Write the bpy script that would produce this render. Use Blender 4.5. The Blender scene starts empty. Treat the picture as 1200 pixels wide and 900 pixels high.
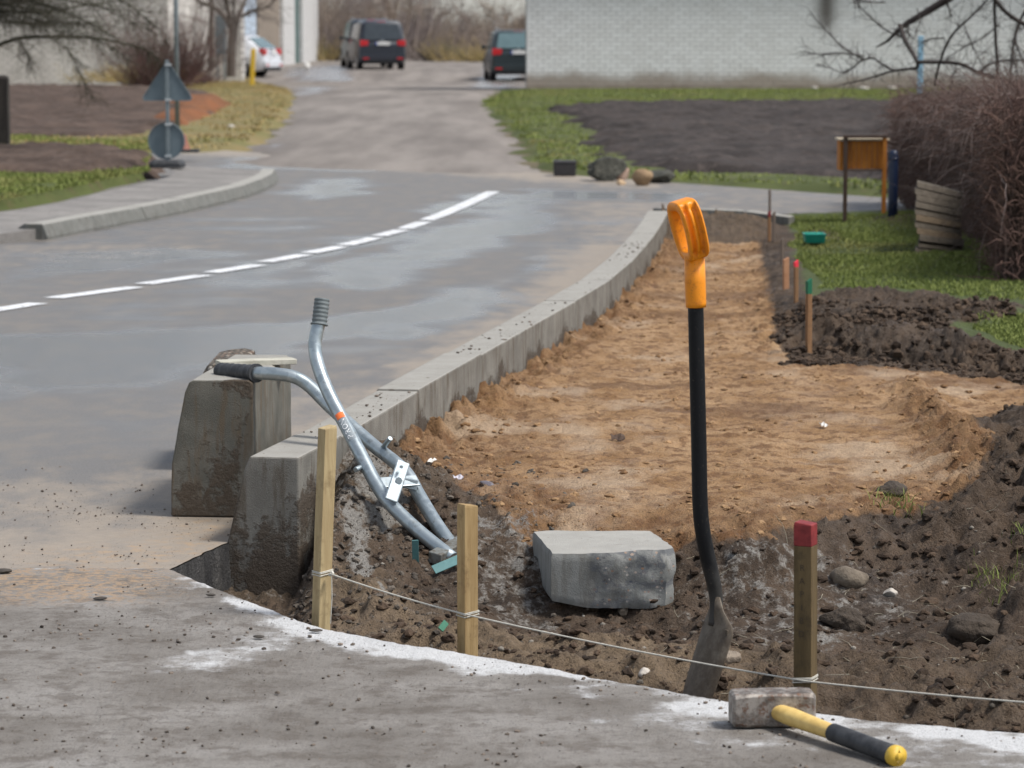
import bpy, bmesh, math, random
import numpy as np
from mathutils import Vector, Matrix

random.seed(7)
rng = np.random.default_rng(11)
sc = bpy.context.scene
col = sc.collection
PI = math.pi
R = math.radians

# ------------------------------------------------------------------ camera
EYE = 1.25                       # eye height above the road
FPX = 3600.0                     # focal length in photo pixels (1200 wide)
PITCH = math.atan((450 - 40) / FPX)
cam_d = bpy.data.cameras.new('camera')
cam = bpy.data.objects.new('camera', cam_d)
col.objects.link(cam)
cam.location = (0, 0, EYE)
cam.rotation_euler = (PI / 2 - PITCH, 0, 0)
cam_d.sensor_width = 36.0
cam_d.lens = FPX / 1200 * 36.0
cam_d.clip_start = 0.1
cam_d.clip_end = 3000
cam_d.dof.use_dof = True
cam_d.dof.focus_distance = 7.1
cam_d.dof.aperture_fstop = 9.4
sc.camera = cam

# ------------------------------------------------------------------ light
SUN_EL, SUN_AZ = 58.0, 108.0      # azimuth clockwise from +Y (away from the lens), towards +X
world = bpy.data.worlds.new('World')
sc.world = world
world.use_nodes = True
wt = world.node_tree
bg = wt.nodes['Background']
sky = wt.nodes.new('ShaderNodeTexSky')
sky.sky_type = 'NISHITA'
sky.sun_disc = False
sky.sun_elevation = R(SUN_EL)
sky.sun_rotation = R(SUN_AZ)
sky.air_density = 1.0
sky.dust_density = 1.2
sky.ozone_density = 1.0
hs = wt.nodes.new('ShaderNodeHueSaturation')
hs.inputs['Saturation'].default_value = 0.46
wt.links.new(sky.outputs[0], hs.inputs['Color'])
wt.links.new(hs.outputs[0], bg.inputs['Color'])
bg.inputs['Strength'].default_value = 0.065
sun_d = bpy.data.lights.new('sun', 'SUN')
sun = bpy.data.objects.new('sun', sun_d)
col.objects.link(sun)
sun_d.energy = 1.5
sun_d.angle = R(12)
sun_d.color = (1.0, 0.96, 0.9)
sd = Vector((math.sin(R(SUN_AZ)) * math.cos(R(SUN_EL)), math.cos(R(SUN_AZ)) * math.cos(R(SUN_EL)), math.sin(R(SUN_EL))))
sun.rotation_euler = sd.to_track_quat('Z', 'Y').to_euler()
sc.view_settings.view_transform = 'Standard'
sc.view_settings.look = 'None'
sc.view_settings.exposure = 1.45
sc.view_settings.gamma = 1.0
sc.view_settings.use_curve_mapping = False

# ------------------------------------------------------------------ helpers: layout
_c, _s = math.cos(PITCH), math.sin(PITCH)
def ray(px, py):
    u, v = (px - 600) / FPX, (450 - py) / FPX
    return Vector((u, _c + v * _s, -_s + v * _c))
def at(px, py, h=0.0):           # where the sight line of a photo point meets the level z = h
    d = ray(px, py)
    t = (h - EYE) / d.z
    return Vector((0, 0, EYE)) + d * t
def atd(px, py, Y):              # the point of that sight line at distance Y
    d = ray(px, py)
    return Vector((0, 0, EYE)) + d * (Y / d.y)

# ------------------------------------------------------------------ helpers: noise
_perm = np.random.default_rng(3).permutation(4096)
_ga = np.random.default_rng(4).uniform(0, 2 * PI, 4096)
_gx, _gy = np.cos(_ga), np.sin(_ga)
def perlin(x, y, seed=0):
    x = np.asarray(x, float) + seed * 17.31; y = np.asarray(y, float) + seed * 9.73
    xi = np.floor(x).astype(int); yi = np.floor(y).astype(int)
    xf, yf = x - xi, y - yi
    u = xf * xf * xf * (xf * (xf * 6 - 15) + 10); v = yf * yf * yf * (yf * (yf * 6 - 15) + 10)
    def g(ix, iy, dx, dy):
        h = _perm[(_perm[ix & 4095] + iy) & 4095]
        return _gx[h] * dx + _gy[h] * dy
    a = g(xi, yi, xf, yf); b = g(xi + 1, yi, xf - 1, yf)
    c = g(xi, yi + 1, xf, yf - 1); d = g(xi + 1, yi + 1, xf - 1, yf - 1)
    return (a * (1 - u) + b * u) * (1 - v) + (c * (1 - u) + d * u) * v * 1.0
def fbm(x, y, sc_, octv=5, seed=0, gain=.5, ridged=False):
    t = np.zeros_like(np.asarray(x, float)); a = 1.0; f = sc_
    for k in range(octv):
        n = perlin(x * f, y * f, seed + k * 3)
        if ridged: n = .35 - np.abs(n)
        t = t + a * n; a *= gain; f *= 2.03
    return t
def smooth(e0, e1, x):
    t = np.clip((x - e0) / (e1 - e0), 0, 1)
    return t * t * (3 - 2 * t)
def sdist(x, y, poly):           # signed distance to a polygon, positive inside
    d2 = np.full(np.shape(x), 1e9); ins = np.zeros(np.shape(x), bool)
    n = len(poly)
    for i in range(n):
        x0, y0 = poly[i][0], poly[i][1]; x1, y1 = poly[(i + 1) % n][0], poly[(i + 1) % n][1]
        ex, ey = x1 - x0, y1 - y0
        L = ex * ex + ey * ey + 1e-12
        t = np.clip(((x - x0) * ex + (y - y0) * ey) / L, 0, 1)
        d2 = np.minimum(d2, (x - x0 - t * ex) ** 2 + (y - y0 - t * ey) ** 2)
        if y0 != y1:
            c = ((y0 > y) != (y1 > y)) & (x < (x1 - x0) * (y - y0) / (y1 - y0) + x0)
            ins ^= c
    d = np.sqrt(d2)
    return np.where(ins, d, -d)
def P(pts, h=0.0):
    return [at(a, b, h) for a, b in pts]

# ------------------------------------------------------------------ helpers: materials
def lk(c): return (c[0], c[1], c[2], 1.0)
class NM:
    def __init__(s, name):
        s.m = bpy.data.materials.new(name); s.m.use_nodes = True
        s.t = s.m.node_tree; s.b = s.t.nodes['Principled BSDF']
        s.b.inputs['Specular IOR Level'].default_value = .5
    def new(s, ty): return s.t.nodes.new(ty)
    def link(s, a, b): s.t.links.new(a, b)
    def put(s, sock, v):
        if hasattr(v, 'is_linked') or hasattr(v, 'links'): s.link(v, sock)
        elif isinstance(v, (tuple, list)) and len(v) == 3 and sock.type == 'RGBA': sock.default_value = lk(v)
        else: sock.default_value = v
    def pos(s): return s.new('ShaderNodeNewGeometry').outputs['Position']
    def obj(s): return s.new('ShaderNodeTexCoord').outputs['Object']
    def island(s): return s.new('ShaderNodeNewGeometry').outputs['Random Per Island']
    def rnd(s): return s.new('ShaderNodeObjectInfo').outputs['Random']
    def attr(s, name):
        a = s.new('ShaderNodeAttribute'); a.attribute_name = name; return a.outputs['Fac']
    def map(s, vec, scale=(1, 1, 1), rot=(0, 0, 0), loc=(0, 0, 0)):
        m = s.new('ShaderNodeMapping'); s.link(vec, m.inputs['Vector'])
        m.inputs['Scale'].default_value = scale; m.inputs['Rotation'].default_value = rot; m.inputs['Location'].default_value = loc
        return m.outputs[0]
    def noise(s, vec, scale, detail=4, rough=.6, dist=0):
        n = s.new('ShaderNodeTexNoise'); s.link(vec, n.inputs['Vector'])
        n.inputs['Scale'].default_value = scale; n.inputs['Detail'].default_value = detail
        n.inputs['Roughness'].default_value = rough; n.inputs['Distortion'].default_value = dist
        return n.outputs['Fac']
    def vor(s, vec, scale, feat='F1'):
        n = s.new('ShaderNodeTexVoronoi'); s.link(vec, n.inputs['Vector']); n.feature = feat
        n.inputs['Scale'].default_value = scale
        return n
    def ramp(s, f, stops):
        r = s.new('ShaderNodeValToRGB'); s.link(f, r.inputs[0]); e = r.color_ramp.elements
        while len(e) < len(stops): e.new(.5)
        for q, (p, c) in zip(e, stops):
            q.position = p; q.color = lk(c) if isinstance(c, (tuple, list)) else (c, c, c, 1)
        return r.outputs[0]
    def mix(s, f, a, b, mode='MIX'):
        m = s.new('ShaderNodeMix'); m.data_type = 'RGBA'; m.blend_type = mode
        s.put(m.inputs[0], f); s.put(m.inputs[6], a); s.put(m.inputs[7], b)
        return m.outputs[2]
    def math(s, op, a, b=0.0, clamp=False):
        m = s.new('ShaderNodeMath'); m.operation = op; m.use_clamp = clamp
        s.put(m.inputs[0], a); s.put(m.inputs[1], b); return m.outputs[0]
    def sep(s, v, ax):
        m = s.new('ShaderNodeSeparateXYZ'); s.link(v, m.inputs[0]); return m.outputs[ax]
    def mapr(s, v, a, b, c=0.0, d=1.0):
        m = s.new('ShaderNodeMapRange'); s.put(m.inputs[0], v); m.interpolation_type = 'SMOOTHSTEP'
        for i, q in enumerate((a, b, c, d)): m.inputs[1 + i].default_value = q
        return m.outputs[0]
    def bump(s, h, strength=.5, dist=.01, nrm=None):
        b = s.new('ShaderNodeBump'); s.put(b.inputs['Height'], h)
        b.inputs['Strength'].default_value = strength; b.inputs['Distance'].default_value = dist
        if nrm is not None: s.link(nrm, b.inputs['Normal'])
        return b.outputs[0]
    def done(s, color, rough=.8, nrm=None, metal=0.0, spec=.4):
        s.put(s.b.inputs['Base Color'], color); s.put(s.b.inputs['Roughness'], rough)
        s.put(s.b.inputs['Metallic'], metal); s.put(s.b.inputs['Specular IOR Level'], spec)
        if nrm is not None: s.link(nrm, s.b.inputs['Normal'])
        return s.m
def simple(name, c0, c1, scale=20, rough=.7, bump=.3, dist=.003, stretch=(1, 1, 1), metal=0.0, spec=.4, world=False, rnd=0.0):
    n = NM(name)
    v = n.map(n.pos() if world else n.obj(), stretch)
    f = n.noise(v, scale, 6, .65)
    c = n.ramp(f, [(.3, c0), (.7, c1)])
    if rnd: c = n.mix(rnd, c, n.ramp(n.island(), [(0, (.25, .25, .25)), (1, (1, 1, 1))]), 'MULTIPLY')
    g = n.noise(v, scale * 6, 4, .6)
    return n.done(c, rough, n.bump(g, bump, dist) if bump else None, metal, spec)

# ------------------------------------------------------------------ helpers: meshes
class MB:
    def __init__(s): s.v = []; s.f = []; s.sm = []; s.mi = []
    def add(s, vs, fs, smooth=False, mi=0):
        o = len(s.v); s.v += [tuple(q) for q in vs]
        for f in fs: s.f.append(tuple(o + i for i in f)); s.sm.append(smooth); s.mi.append(mi)
    def box(s, c, d, rot=None, mi=0):
        x, y, z = d[0] / 2, d[1] / 2, d[2] / 2
        vs = [Vector((a * x, b * y, e * z)) for a in (-1, 1) for b in (-1, 1) for e in (-1, 1)]
        if rot is not None: vs = [rot @ q for q in vs]
        c = Vector(c)
        s.add([q + c for q in vs], [(0, 1, 3, 2), (4, 6, 7, 5), (0, 4, 5, 1), (2, 3, 7, 6), (0, 2, 6, 4), (1, 5, 7, 3)], mi=mi)
    def tube(s, pts, r, n=10, caps=True, smooth=True, flat=None, mi=0):
        pts = [Vector(p) for p in pts]; k = len(pts)
        rr = r if isinstance(r, (list, tuple)) else [r] * k
        vs = []; up = None
        for i in range(k):
            d = (pts[min(i + 1, k - 1)] - pts[max(i - 1, 0)]).normalized()
            if up is None:
                up = Vector((0, 0, 1)) if abs(d.z) < .9 else Vector((0, 1, 0))
            a = d.cross(up)
            if a.length < 1e-5: a = d.cross(Vector((1, 0, 0)))
            a.normalize(); b = a.cross(d).normalized(); up = b
            for j in range(n):
                t = 2 * PI * j / n
                vs.append(pts[i] + a * (math.cos(t) * rr[i]) + b * (math.sin(t) * rr[i] * (flat or 1)))
        fs = [(i * n + j, i * n + (j + 1) % n, (i + 1) * n + (j + 1) % n, (i + 1) * n + j) for i in range(k - 1) for j in range(n)]
        s.add(vs, fs, smooth, mi)
        if caps:
            s.add(vs[:n], [tuple(range(n - 1, -1, -1))], False, mi); s.add(vs[-n:], [tuple(range(n))], False, mi)
    def prism(s, poly, a, b, fn=None, mi=0):   # polygon (u, v) swept from w = a to w = b
        fn = fn or (lambda u, v, w: (u, w, v))
        n = len(poly)
        vs = [fn(u, v, a) for u, v in poly] + [fn(u, v, b) for u, v in poly]
        s.add(vs, [(i, (i + 1) % n, n + (i + 1) % n, n + i) for i in range(n)] + [tuple(range(n - 1, -1, -1)), tuple(range(n, 2 * n))], mi=mi)
    def loft(s, rings, closed=True, caps=True, smooth=True, mi=0):
        n = len(rings[0]); vs = [q for r_ in rings for q in r_]
        m = n if closed else n - 1
        s.add(vs, [(i * n + j, i * n + (j + 1) % n, (i + 1) * n + (j + 1) % n, (i + 1) * n + j) for i in range(len(rings) - 1) for j in range(m)], smooth, mi)
        if caps:
            s.add(rings[0], [tuple(range(n - 1, -1, -1))], False, mi); s.add(rings[-1], [tuple(range(n))], False, mi)
ROOT = {}                        # object name -> origin of its thing, for parts given in place
def link_mesh(name, me, mat, parent=None):
    o = bpy.data.objects.new(name, me); col.objects.link(o)
    if mat is not None:
        for m in (mat if isinstance(mat, (list, tuple)) else [mat]): me.materials.append(m)
    if parent is not None: o.parent = parent
    return o
def build(name, mb, mat, parent=None, bevel=0, segs=2, fix=True, local=False):
    me = bpy.data.meshes.new(name)
    off = ROOT.get(parent.name, Vector((0, 0, 0))) if parent is not None and not local else Vector((0, 0, 0))
    me.from_pydata([(v[0] - off[0], v[1] - off[1], v[2] - off[2]) for v in mb.v], [], mb.f)
    me.polygons.foreach_set('use_smooth', mb.sm)
    me.polygons.foreach_set('material_index', mb.mi)
    if fix:
        bm = bmesh.new(); bm.from_mesh(me); bmesh.ops.remove_doubles(bm, verts=bm.verts, dist=1e-5)
        bmesh.ops.recalc_face_normals(bm, faces=bm.faces); bm.to_mesh(me); bm.free()
    o = link_mesh(name, me, mat, parent)
    if parent is not None and parent.name in ROOT and not local: ROOT[o.name] = ROOT[parent.name]
    if bevel:
        b = o.modifiers.new('bevel', 'BEVEL'); b.width = bevel; b.segments = segs; b.limit_method = 'ANGLE'; b.angle_limit = R(38)
    return o
def np_mesh(name, V, F, mat, parent=None, smooth=True, attrs=None):
    V = np.asarray(V, np.float32)
    me = bpy.data.meshes.new(name)
    k = F.shape[1]
    me.vertices.add(len(V)); me.vertices.foreach_set('co', V.ravel())
    me.loops.add(F.size); me.loops.foreach_set('vertex_index', F.astype(np.int32).ravel())
    me.polygons.add(len(F)); me.polygons.foreach_set('loop_start', np.arange(0, F.size, k, dtype=np.int32))
    me.polygons.foreach_set('use_smooth', np.full(len(F), smooth))
    me.update(calc_edges=True)
    for a, val in (attrs or {}).items():
        at_ = me.attributes.new(a, 'FLOAT', 'POINT'); at_.data.foreach_set('value', np.asarray(val, np.float32).ravel())
    return link_mesh(name, me, mat, parent)
def gridf(nr, nc):
    i = np.arange(nr - 1)[:, None] * nc + np.arange(nc - 1)[None, :]
    return np.stack([i, i + 1, i + nc + 1, i + nc], -1).reshape(-1, 4)
def thing(name, label, cat, loc=(0, 0, 0), rotz=0, group=None):
    o = bpy.data.objects.new(name, None); col.objects.link(o)
    o.empty_display_size = .1
    o.location = loc; o.rotation_euler = (0, 0, rotz)
    ROOT[o.name] = Vector(loc)
    return tag(o, label, cat, group)
def tag(o, label, cat, group=None):
    o['label'] = label; o['category'] = cat
    if group: o['group'] = group
    return o
def kind(o, k='structure'):
    o['kind'] = k; return o
def ico(sub):
    bm = bmesh.new(); bmesh.ops.create_icosphere(bm, subdivisions=sub, radius=1)
    V = np.array([v.co[:] for v in bm.verts]); F = np.array([[v.index for v in f.verts] for f in bm.faces]); bm.free()
    return V, F
ICO = {k: ico(k) for k in (1, 2, 3, 4)}
def rockverts(sub, seed, size, rough=.35, squash=(1, 1, 1), facet=0):
    V, F = ICO[sub]; V = V.copy(); r = np.random.default_rng(seed)
    d = np.zeros(len(V))
    for k in range(4):
        a = r.normal(size=(3, 3)) * (1.2 * 1.9 ** k)
        p = r.uniform(0, 6, 3)
        d += .55 ** k * np.sin(V @ a.T + p).sum(1) / 3
    V = V * (1 + rough * d)[:, None]
    for k in range(facet):       # cut flat faces
        nrm = r.normal(size=3); nrm /= np.linalg.norm(nrm); h = r.uniform(.55, .85)
        t = V @ nrm; V = V - np.outer(np.maximum(t - h, 0), nrm)
    return V * np.array(squash) * size, F
def rock(name, label, cat, px, py, h, size, mat, seed, squash=(1, .9, .7), facet=3, group=None, sub=3, sink=.25, rough=.3):
    V, F = rockverts(sub, seed, size, rough, squash, facet)
    p = at(px, py, h)
    z0 = V[:, 2].min()
    o = np_mesh(name, V, F, mat); o.location = (p.x, p.y, h - z0 * (1 - sink) if sink < 1 else h)
    o.rotation_euler = (0, 0, seed)
    return tag(o, label, cat, group)
def scatter(name, mat, pts, sizes, seed=0, sub=1, rough=.3, squash=.7, parent=None, nvar=9, flat=False, big=.0055):
    """Many small lumps as one mesh; only the bigger ones get the finer shape."""
    r = np.random.default_rng(seed); pts = np.asarray(pts); sizes = np.asarray(sizes); n = len(pts)
    vs, fs = [], []; o = 0
    ang = r.uniform(0, 2 * PI, n); which = r.integers(0, nvar, n); lev = np.where((sizes > big) & (sub > 1), 2, 1)
    for lv in (1, 2):
        for k in range(nvar):
            idx = np.where((which == k) & (lev == lv))[0]
            if not len(idx): continue
            V, F = rockverts(lv, seed * 31 + k, 1.0, rough, (1, .85, squash))
            c, s_ = np.cos(ang[idx])[:, None], np.sin(ang[idx])[:, None]
            X = V[None, :, 0] * c - V[None, :, 1] * s_; Y = V[None, :, 0] * s_ + V[None, :, 1] * c; Z = np.repeat(V[None, :, 2], len(idx), 0)
            W = np.stack([X, Y, Z], -1) * sizes[idx][:, None, None] + pts[idx][:, None, :]
            m = len(V)
            fs.append((F[None] + (np.arange(len(idx)) * m)[:, None, None] + o).reshape(-1, 3)); vs.append(W.reshape(-1, 3)); o += m * len(idx)
    return np_mesh(name, np.concatenate(vs), np.concatenate(fs), mat, parent, smooth=not flat)
def blades(name, mat, pts, hts, wid, seed=0, lean=.5, parent=None):
    r = np.random.default_rng(seed); n = len(pts); pts = np.asarray(pts); hts = np.asarray(hts)
    a = r.uniform(0, 2 * PI, n); w = wid * r.uniform(.6, 1.3, n)
    dx, dy = np.cos(a) * w, np.sin(a) * w
    b = r.uniform(0, 2 * PI, n); l = hts * lean * r.uniform(0, 1, n)
    A = pts + np.stack([dx, dy, np.zeros(n)], 1); B = pts - np.stack([dx, dy, np.zeros(n)], 1)
    M = pts + np.stack([np.cos(b) * l * .35, np.sin(b) * l * .35, hts * .6], 1)
    C = pts + np.stack([np.cos(b) * l, np.sin(b) * l, hts], 1)
    V = np.stack([A, B, M + np.stack([dx, dy, 0 * dx], 1) * .7, M - np.stack([dx, dy, 0 * dx], 1) * .7, C], 1).reshape(-1, 3)
    i = np.arange(n)[:, None] * 5
    F = np.concatenate([i + np.array([[0, 1, 3]]), i + np.array([[0, 3, 2]]), i + np.array([[2, 3, 4]])], 0)
    return np_mesh(name, V, F, mat, parent, smooth=False)
def twigs(P0, D, L, rad, droop=0.0, wob=.15, seg=5, seed=0):   # many tapered bent twigs -> vertex and face arrays
    r = np.random.default_rng(seed); n = len(P0)
    P0 = np.asarray(P0, float); D = np.asarray(D, float); D = D / np.linalg.norm(D, axis=1)[:, None]
    L = np.broadcast_to(np.asarray(L, float), (n,)); rad = np.broadcast_to(np.asarray(rad, float), (n,))
    p = P0.copy(); d = D.copy(); rings = []
    for k in range(seg + 1):
        a = np.cross(d, np.array([.31, .73, .2])); a /= np.linalg.norm(a, axis=1)[:, None] + 1e-9
        b = np.cross(d, a); rr = rad * (1 - .85 * k / seg)
        rings.append(np.stack([p + (a * math.cos(t) + b * math.sin(t)) * rr[:, None] for t in (0, 2.1, 4.2)], 1))
        d = d + r.normal(size=(n, 3)) * wob; d[:, 2] -= droop / seg
        d /= np.linalg.norm(d, axis=1)[:, None]
        p = p + d * (L / seg)[:, None]
    V = np.stack(rings, 1).reshape(-1, 3); m = 3 * (seg + 1)
    f = [(k * 3 + j, k * 3 + (j + 1) % 3, (k + 1) * 3 + (j + 1) % 3, (k + 1) * 3 + j) for k in range(seg) for j in range(3)]
    F = (np.arange(n)[:, None, None] * m + np.array(f)[None]).reshape(-1, 4)
    return V, F, p
def text_mesh(s, size):
    cu = bpy.data.curves.new('lettering', 'FONT'); cu.body = s; cu.size = size; cu.align_x = 'CENTER'; cu.align_y = 'CENTER'
    cu.resolution_u = 3
    o = bpy.data.objects.new('lettering', cu); col.objects.link(o)
    me = bpy.data.meshes.new_from_object(o.evaluated_get(bpy.context.evaluated_depsgraph_get()))
    bpy.data.objects.remove(o)
    V = [v.co.copy() for v in me.vertices]; F = [tuple(p.vertices) for p in me.polygons]
    bpy.data.meshes.remove(me)
    return V, F
def curve(pts, k=8):             # Catmull-Rom through points
    pts = [Vector(p) for p in pts]; q = [pts[0] * 2 - pts[1]] + pts + [pts[-1] * 2 - pts[-2]]; out = []
    for i in range(1, len(q) - 2):
        for j in range(k):
            t = j / k
            a, b, c, d = q[i - 1], q[i], q[i + 1], q[i + 2]
            out.append(.5 * ((2 * b) + (c - a) * t + (2 * a - 5 * b + 4 * c - d) * t * t + (3 * b - a - 3 * c + d) * t ** 3))
    return out + [pts[-1]]
# ================================================================== materials of the setting
def far_h(x, y):                 # the land beyond the junction dips a little and rises again
    return -.28 * smooth(62, 96, y) * (1 - .8 * smooth(99, 113, y))

n = NM('asphalt'); p_ = n.pos()
st = n.map(p_, (.55, .62, 1), (0, 0, R(-14)))
f1 = n.noise(st, 1.5, 3, .5); f2 = n.noise(p_, 150, 4, .75); f3 = n.noise(n.map(p_, (1, .5, 1)), 7, 5, .65)
base = n.mix(n.ramp(f2, [(.35, 0.0), (.7, 1.0)]), (.095, .090, .086), (.20, .19, .18))
base = n.mix(n.math('MULTIPLY', n.mapr(f3, .42, .66), .6), base, (.19, .165, .138))
dust = n.math('ADD', n.attr('dust'), n.math('MULTIPLY', n.math('SUBTRACT', f3, .5), .9))
dm = n.mapr(dust, .25, .75)
base = n.mix(n.math('MULTIPLY', dm, .85), base, n.mix(n.noise(p_, 30, 5, .7), (.20, .17, .14), (.36, .30, .235)))
base = n.mix(n.math('MULTIPLY', n.attr('sandy'), n.mapr(n.noise(p_, 18, 5, .75), .46, .66)), base, (.33, .235, .15))
wet = n.math('ADD', n.attr('wet'), n.math('MULTIPLY', n.math('SUBTRACT', f1, .5), 1.5))
wm = n.math('MULTIPLY', n.mapr(wet, .0, .68), n.math('SUBTRACT', 1.0, n.math('MULTIPLY', dm, .8)))
base = n.mix(n.math('MULTIPLY', wm, .55), base, n.mix(1.0, base, (.55, .55, .57), 'MULTIPLY'))
rough = n.math('SUBTRACT', .64, n.math('MULTIPLY', wm, .53))
ASPHALT = n.done(base, rough, n.bump(n.math('ADD', f2, n.math('MULTIPLY', n.noise(p_, 60, 3, .6), .6)), .45, .003), 0, .5)

n = NM('worn_pavement'); p_ = n.pos()
st = n.map(p_, (1, 1.25, 1), (0, 0, R(-8)))
a1 = n.noise(st, 2.4, 6, .62); a2 = n.noise(p_, 230, 4, .75); a3 = n.noise(p_, 11, 6, .72); a4 = n.noise(p_, 55, 5, .7)
base = n.mix(n.mapr(a1, .3, .7), (.135, .12, .104), (.25, .233, .214))
base = n.mix(n.math('MULTIPLY', n.mapr(a3, .47, .62), .7), base, (.10, .083, .068))
base = n.mix(n.math('MULTIPLY', n.mapr(a4, .53, .70), .6), base, (.07, .058, .048))
wh = n.math('ADD', n.attr('white'), n.math('MULTIPLY', n.math('SUBTRACT', n.math('ADD', a3, n.math('MULTIPLY', a1, .6)), .8), 1.5))
base = n.mix(n.math('MULTIPLY', n.mapr(wh, .3, .75), .9), base, n.mix(a4, (.42, .42, .42), (.66, .665, .67)))
base = n.mix(n.math('MULTIPLY', n.attr('sandy'), n.mapr(a4, .42, .6)), base, (.34, .235, .145))
base = n.mix(n.math('MULTIPLY', n.mapr(a2, .54, .66), .75), base, (.045, .038, .033))
PAVE = n.done(base, n.math('SUBTRACT', .8, n.math('MULTIPLY', n.mapr(a1, .5, .75), .25)), n.bump(n.math('ADD', n.math('MULTIPLY', a2, .7), a4), .6, .005), 0, .4)

n = NM('dug_earth'); p_ = n.pos()
sx = n.map(p_, (1.25, .9, 1))
g1 = n.noise(sx, 4, 6, .65); g2 = n.noise(p_, 42, 6, .72); g3 = n.noise(p_, 190, 3, .7); g4 = n.noise(sx, 14, 5, .7)
mud = n.mix(n.mapr(g1, .3, .7), (.031, .020, .0125), (.105, .070, .045))
mud = n.mix(n.mapr(g2, .45, .7), mud, (.115, .085, .062))
mud = n.mix(n.math('MULTIPLY', n.attr('brown'), n.mapr(g4, .3, .65, .4, 1)), mud, n.mix(g2, (.12, .082, .05), (.27, .20, .13)))
snd = n.mix(n.mapr(g1, .32, .68), (.275, .15, .06), (.45, .285, .15))
snd = n.mix(n.math('MULTIPLY', n.attr('moist'), n.mapr(g4, .3, .7, .5, 1)), snd, n.mix(g2, (.095, .047, .021), (.22, .12, .056)))
snd = n.mix(n.math('MULTIPLY', n.mapr(g4, .48, .60), .85), snd, (.17, .083, .033))
snd = n.mix(n.math('MULTIPLY', n.mapr(n.noise(sx, 1.9, 4, .6), .52, .66), .7), snd, (.50, .37, .25))
snd = n.mix(n.math('MULTIPLY', n.mapr(g2, .56, .72), .6), snd, (.17, .085, .04))
sm = n.mapr(n.math('ADD', n.attr('sand'), n.math('MULTIPLY', n.math('SUBTRACT', g4, .5), .5)), .35, .65)
c = n.mix(sm, mud, snd)
c = n.mix(n.mapr(n.math('ADD', n.attr('pale'), n.math('MULTIPLY', n.math('SUBTRACT', n.math('ADD', g4, g2), 1.0), 1.6)), .35, .8), c, n.mix(g2, (.15, .135, .118), (.34, .325, .30)))
gr = n.mapr(n.math('ADD', n.attr('grass'), n.math('MULTIPLY', n.math('SUBTRACT', g4, .5), .7)), .35, .65)
c = n.mix(gr, c, n.mix(g1, (.055, .075, .022), (.10, .125, .04)))
c = n.mix(n.math('MULTIPLY', n.mapr(g3, .53, .68), .65), c, n.mix(1.0, c, (.22, .19, .17), 'MULTIPLY'))
c = n.mix(n.math('MULTIPLY', n.mapr(g3, .46, .34), .4), c, n.mix(1.0, c, (1.5, 1.45, 1.4), 'MULTIPLY'))
EARTH = n.done(c, n.math('SUBTRACT', .86, n.math('MULTIPLY', n.mapr(n.noise(sx, 2.2, 4, .6), .5, .7), .3)), n.bump(n.math('ADD', g3, n.math('MULTIPLY', g2, 1.6)), .9, .011), 0, .35)

def clod_mat(name, a, b):
    n = NM(name); p_ = n.pos(); g = n.noise(p_, 60, 5, .7)
    c = n.mix(n.island(), a, b)
    return n.done(n.mix(n.mapr(g, .4, .7), c, n.mix(1.0, c, (.5, .5, .5), 'MULTIPLY')), .9, n.bump(n.noise(p_, 160, 4, .7), .7, .006), 0, .3)
CLOD = clod_mat('soil_clod', (.030, .019, .012), (.10, .066, .043))
SANDCLOD = clod_mat('sand_clod', (.17, .09, .04), (.40, .25, .13))
CRUMB = clod_mat('soil_crumb', (.05, .04, .033), (.26, .21, .17))
PEBBLE = clod_mat('pebble', (.10, .082, .065), (.34, .31, .265))

def ground_mat(name, c0, c1, c2, scale=3, stretch=(1, 1, 1), bump=.02, rough=.95):
    n = NM(name); p_ = n.map(n.pos(), stretch)
    a = n.noise(p_, scale, 5, .65); b = n.noise(p_, scale * 7, 5, .7)
    c = n.mix(n.mapr(a, .35, .65), c0, c1); c = n.mix(n.mapr(b, .5, .72), c, c2)
    return n.done(c, rough, n.bump(b, .8, bump), 0, .25)
LAND = ground_mat('rough_land', (.085, .075, .04), (.12, .10, .06), (.06, .06, .03), .4)
TURF = ground_mat('turf_soil', (.055, .068, .02), (.085, .10, .03), (.09, .075, .035), .5)
DRYTURF = ground_mat('dry_turf', (.19, .145, .065), (.14, .13, .05), (.24, .18, .095), .35)
PLOUGH = ground_mat('ploughed_soil', (.026, .021, .019), (.055, .045, .041), (.085, .068, .06), 1.1, (1, 1, 1), .05)
PLOUGHL = ground_mat('ploughed_brown_soil', (.05, .034, .026), (.095, .066, .052), (.125, .092, .074), 1.1, (1, 1, 1), .05)
RUST = ground_mat('rusty_earth', (.20, .075, .03), (.13, .06, .03), (.24, .11, .05), .9)
n = NM('gravel'); p_ = n.pos()
a = n.noise(n.map(p_, (1, .10, 1), (0, 0, R(3))), 1.3, 5, .6); b = n.noise(p_, 14, 4, .75); d = n.noise(n.map(p_, (1, .35, 1)), .35, 3, .5)
c = n.mix(n.mapr(a, .3, .7), (.125, .108, .094), (.235, .208, .184)); c = n.mix(n.mapr(b, .5, .75), c, (.17, .14, .125))
wv = n.mapr(n.math('ADD', n.attr('wet'), n.math('MULTIPLY', n.math('SUBTRACT', a, .5), 1.2)), .3, .8)
c = n.mix(n.math('MULTIPLY', wv, .4), c, (.15, .135, .13))
GRAVEL = n.done(c, n.math('SUBTRACT', .85, n.math('MULTIPLY', wv, .6)), n.bump(b, .6, .012), 0, .4)

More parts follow.
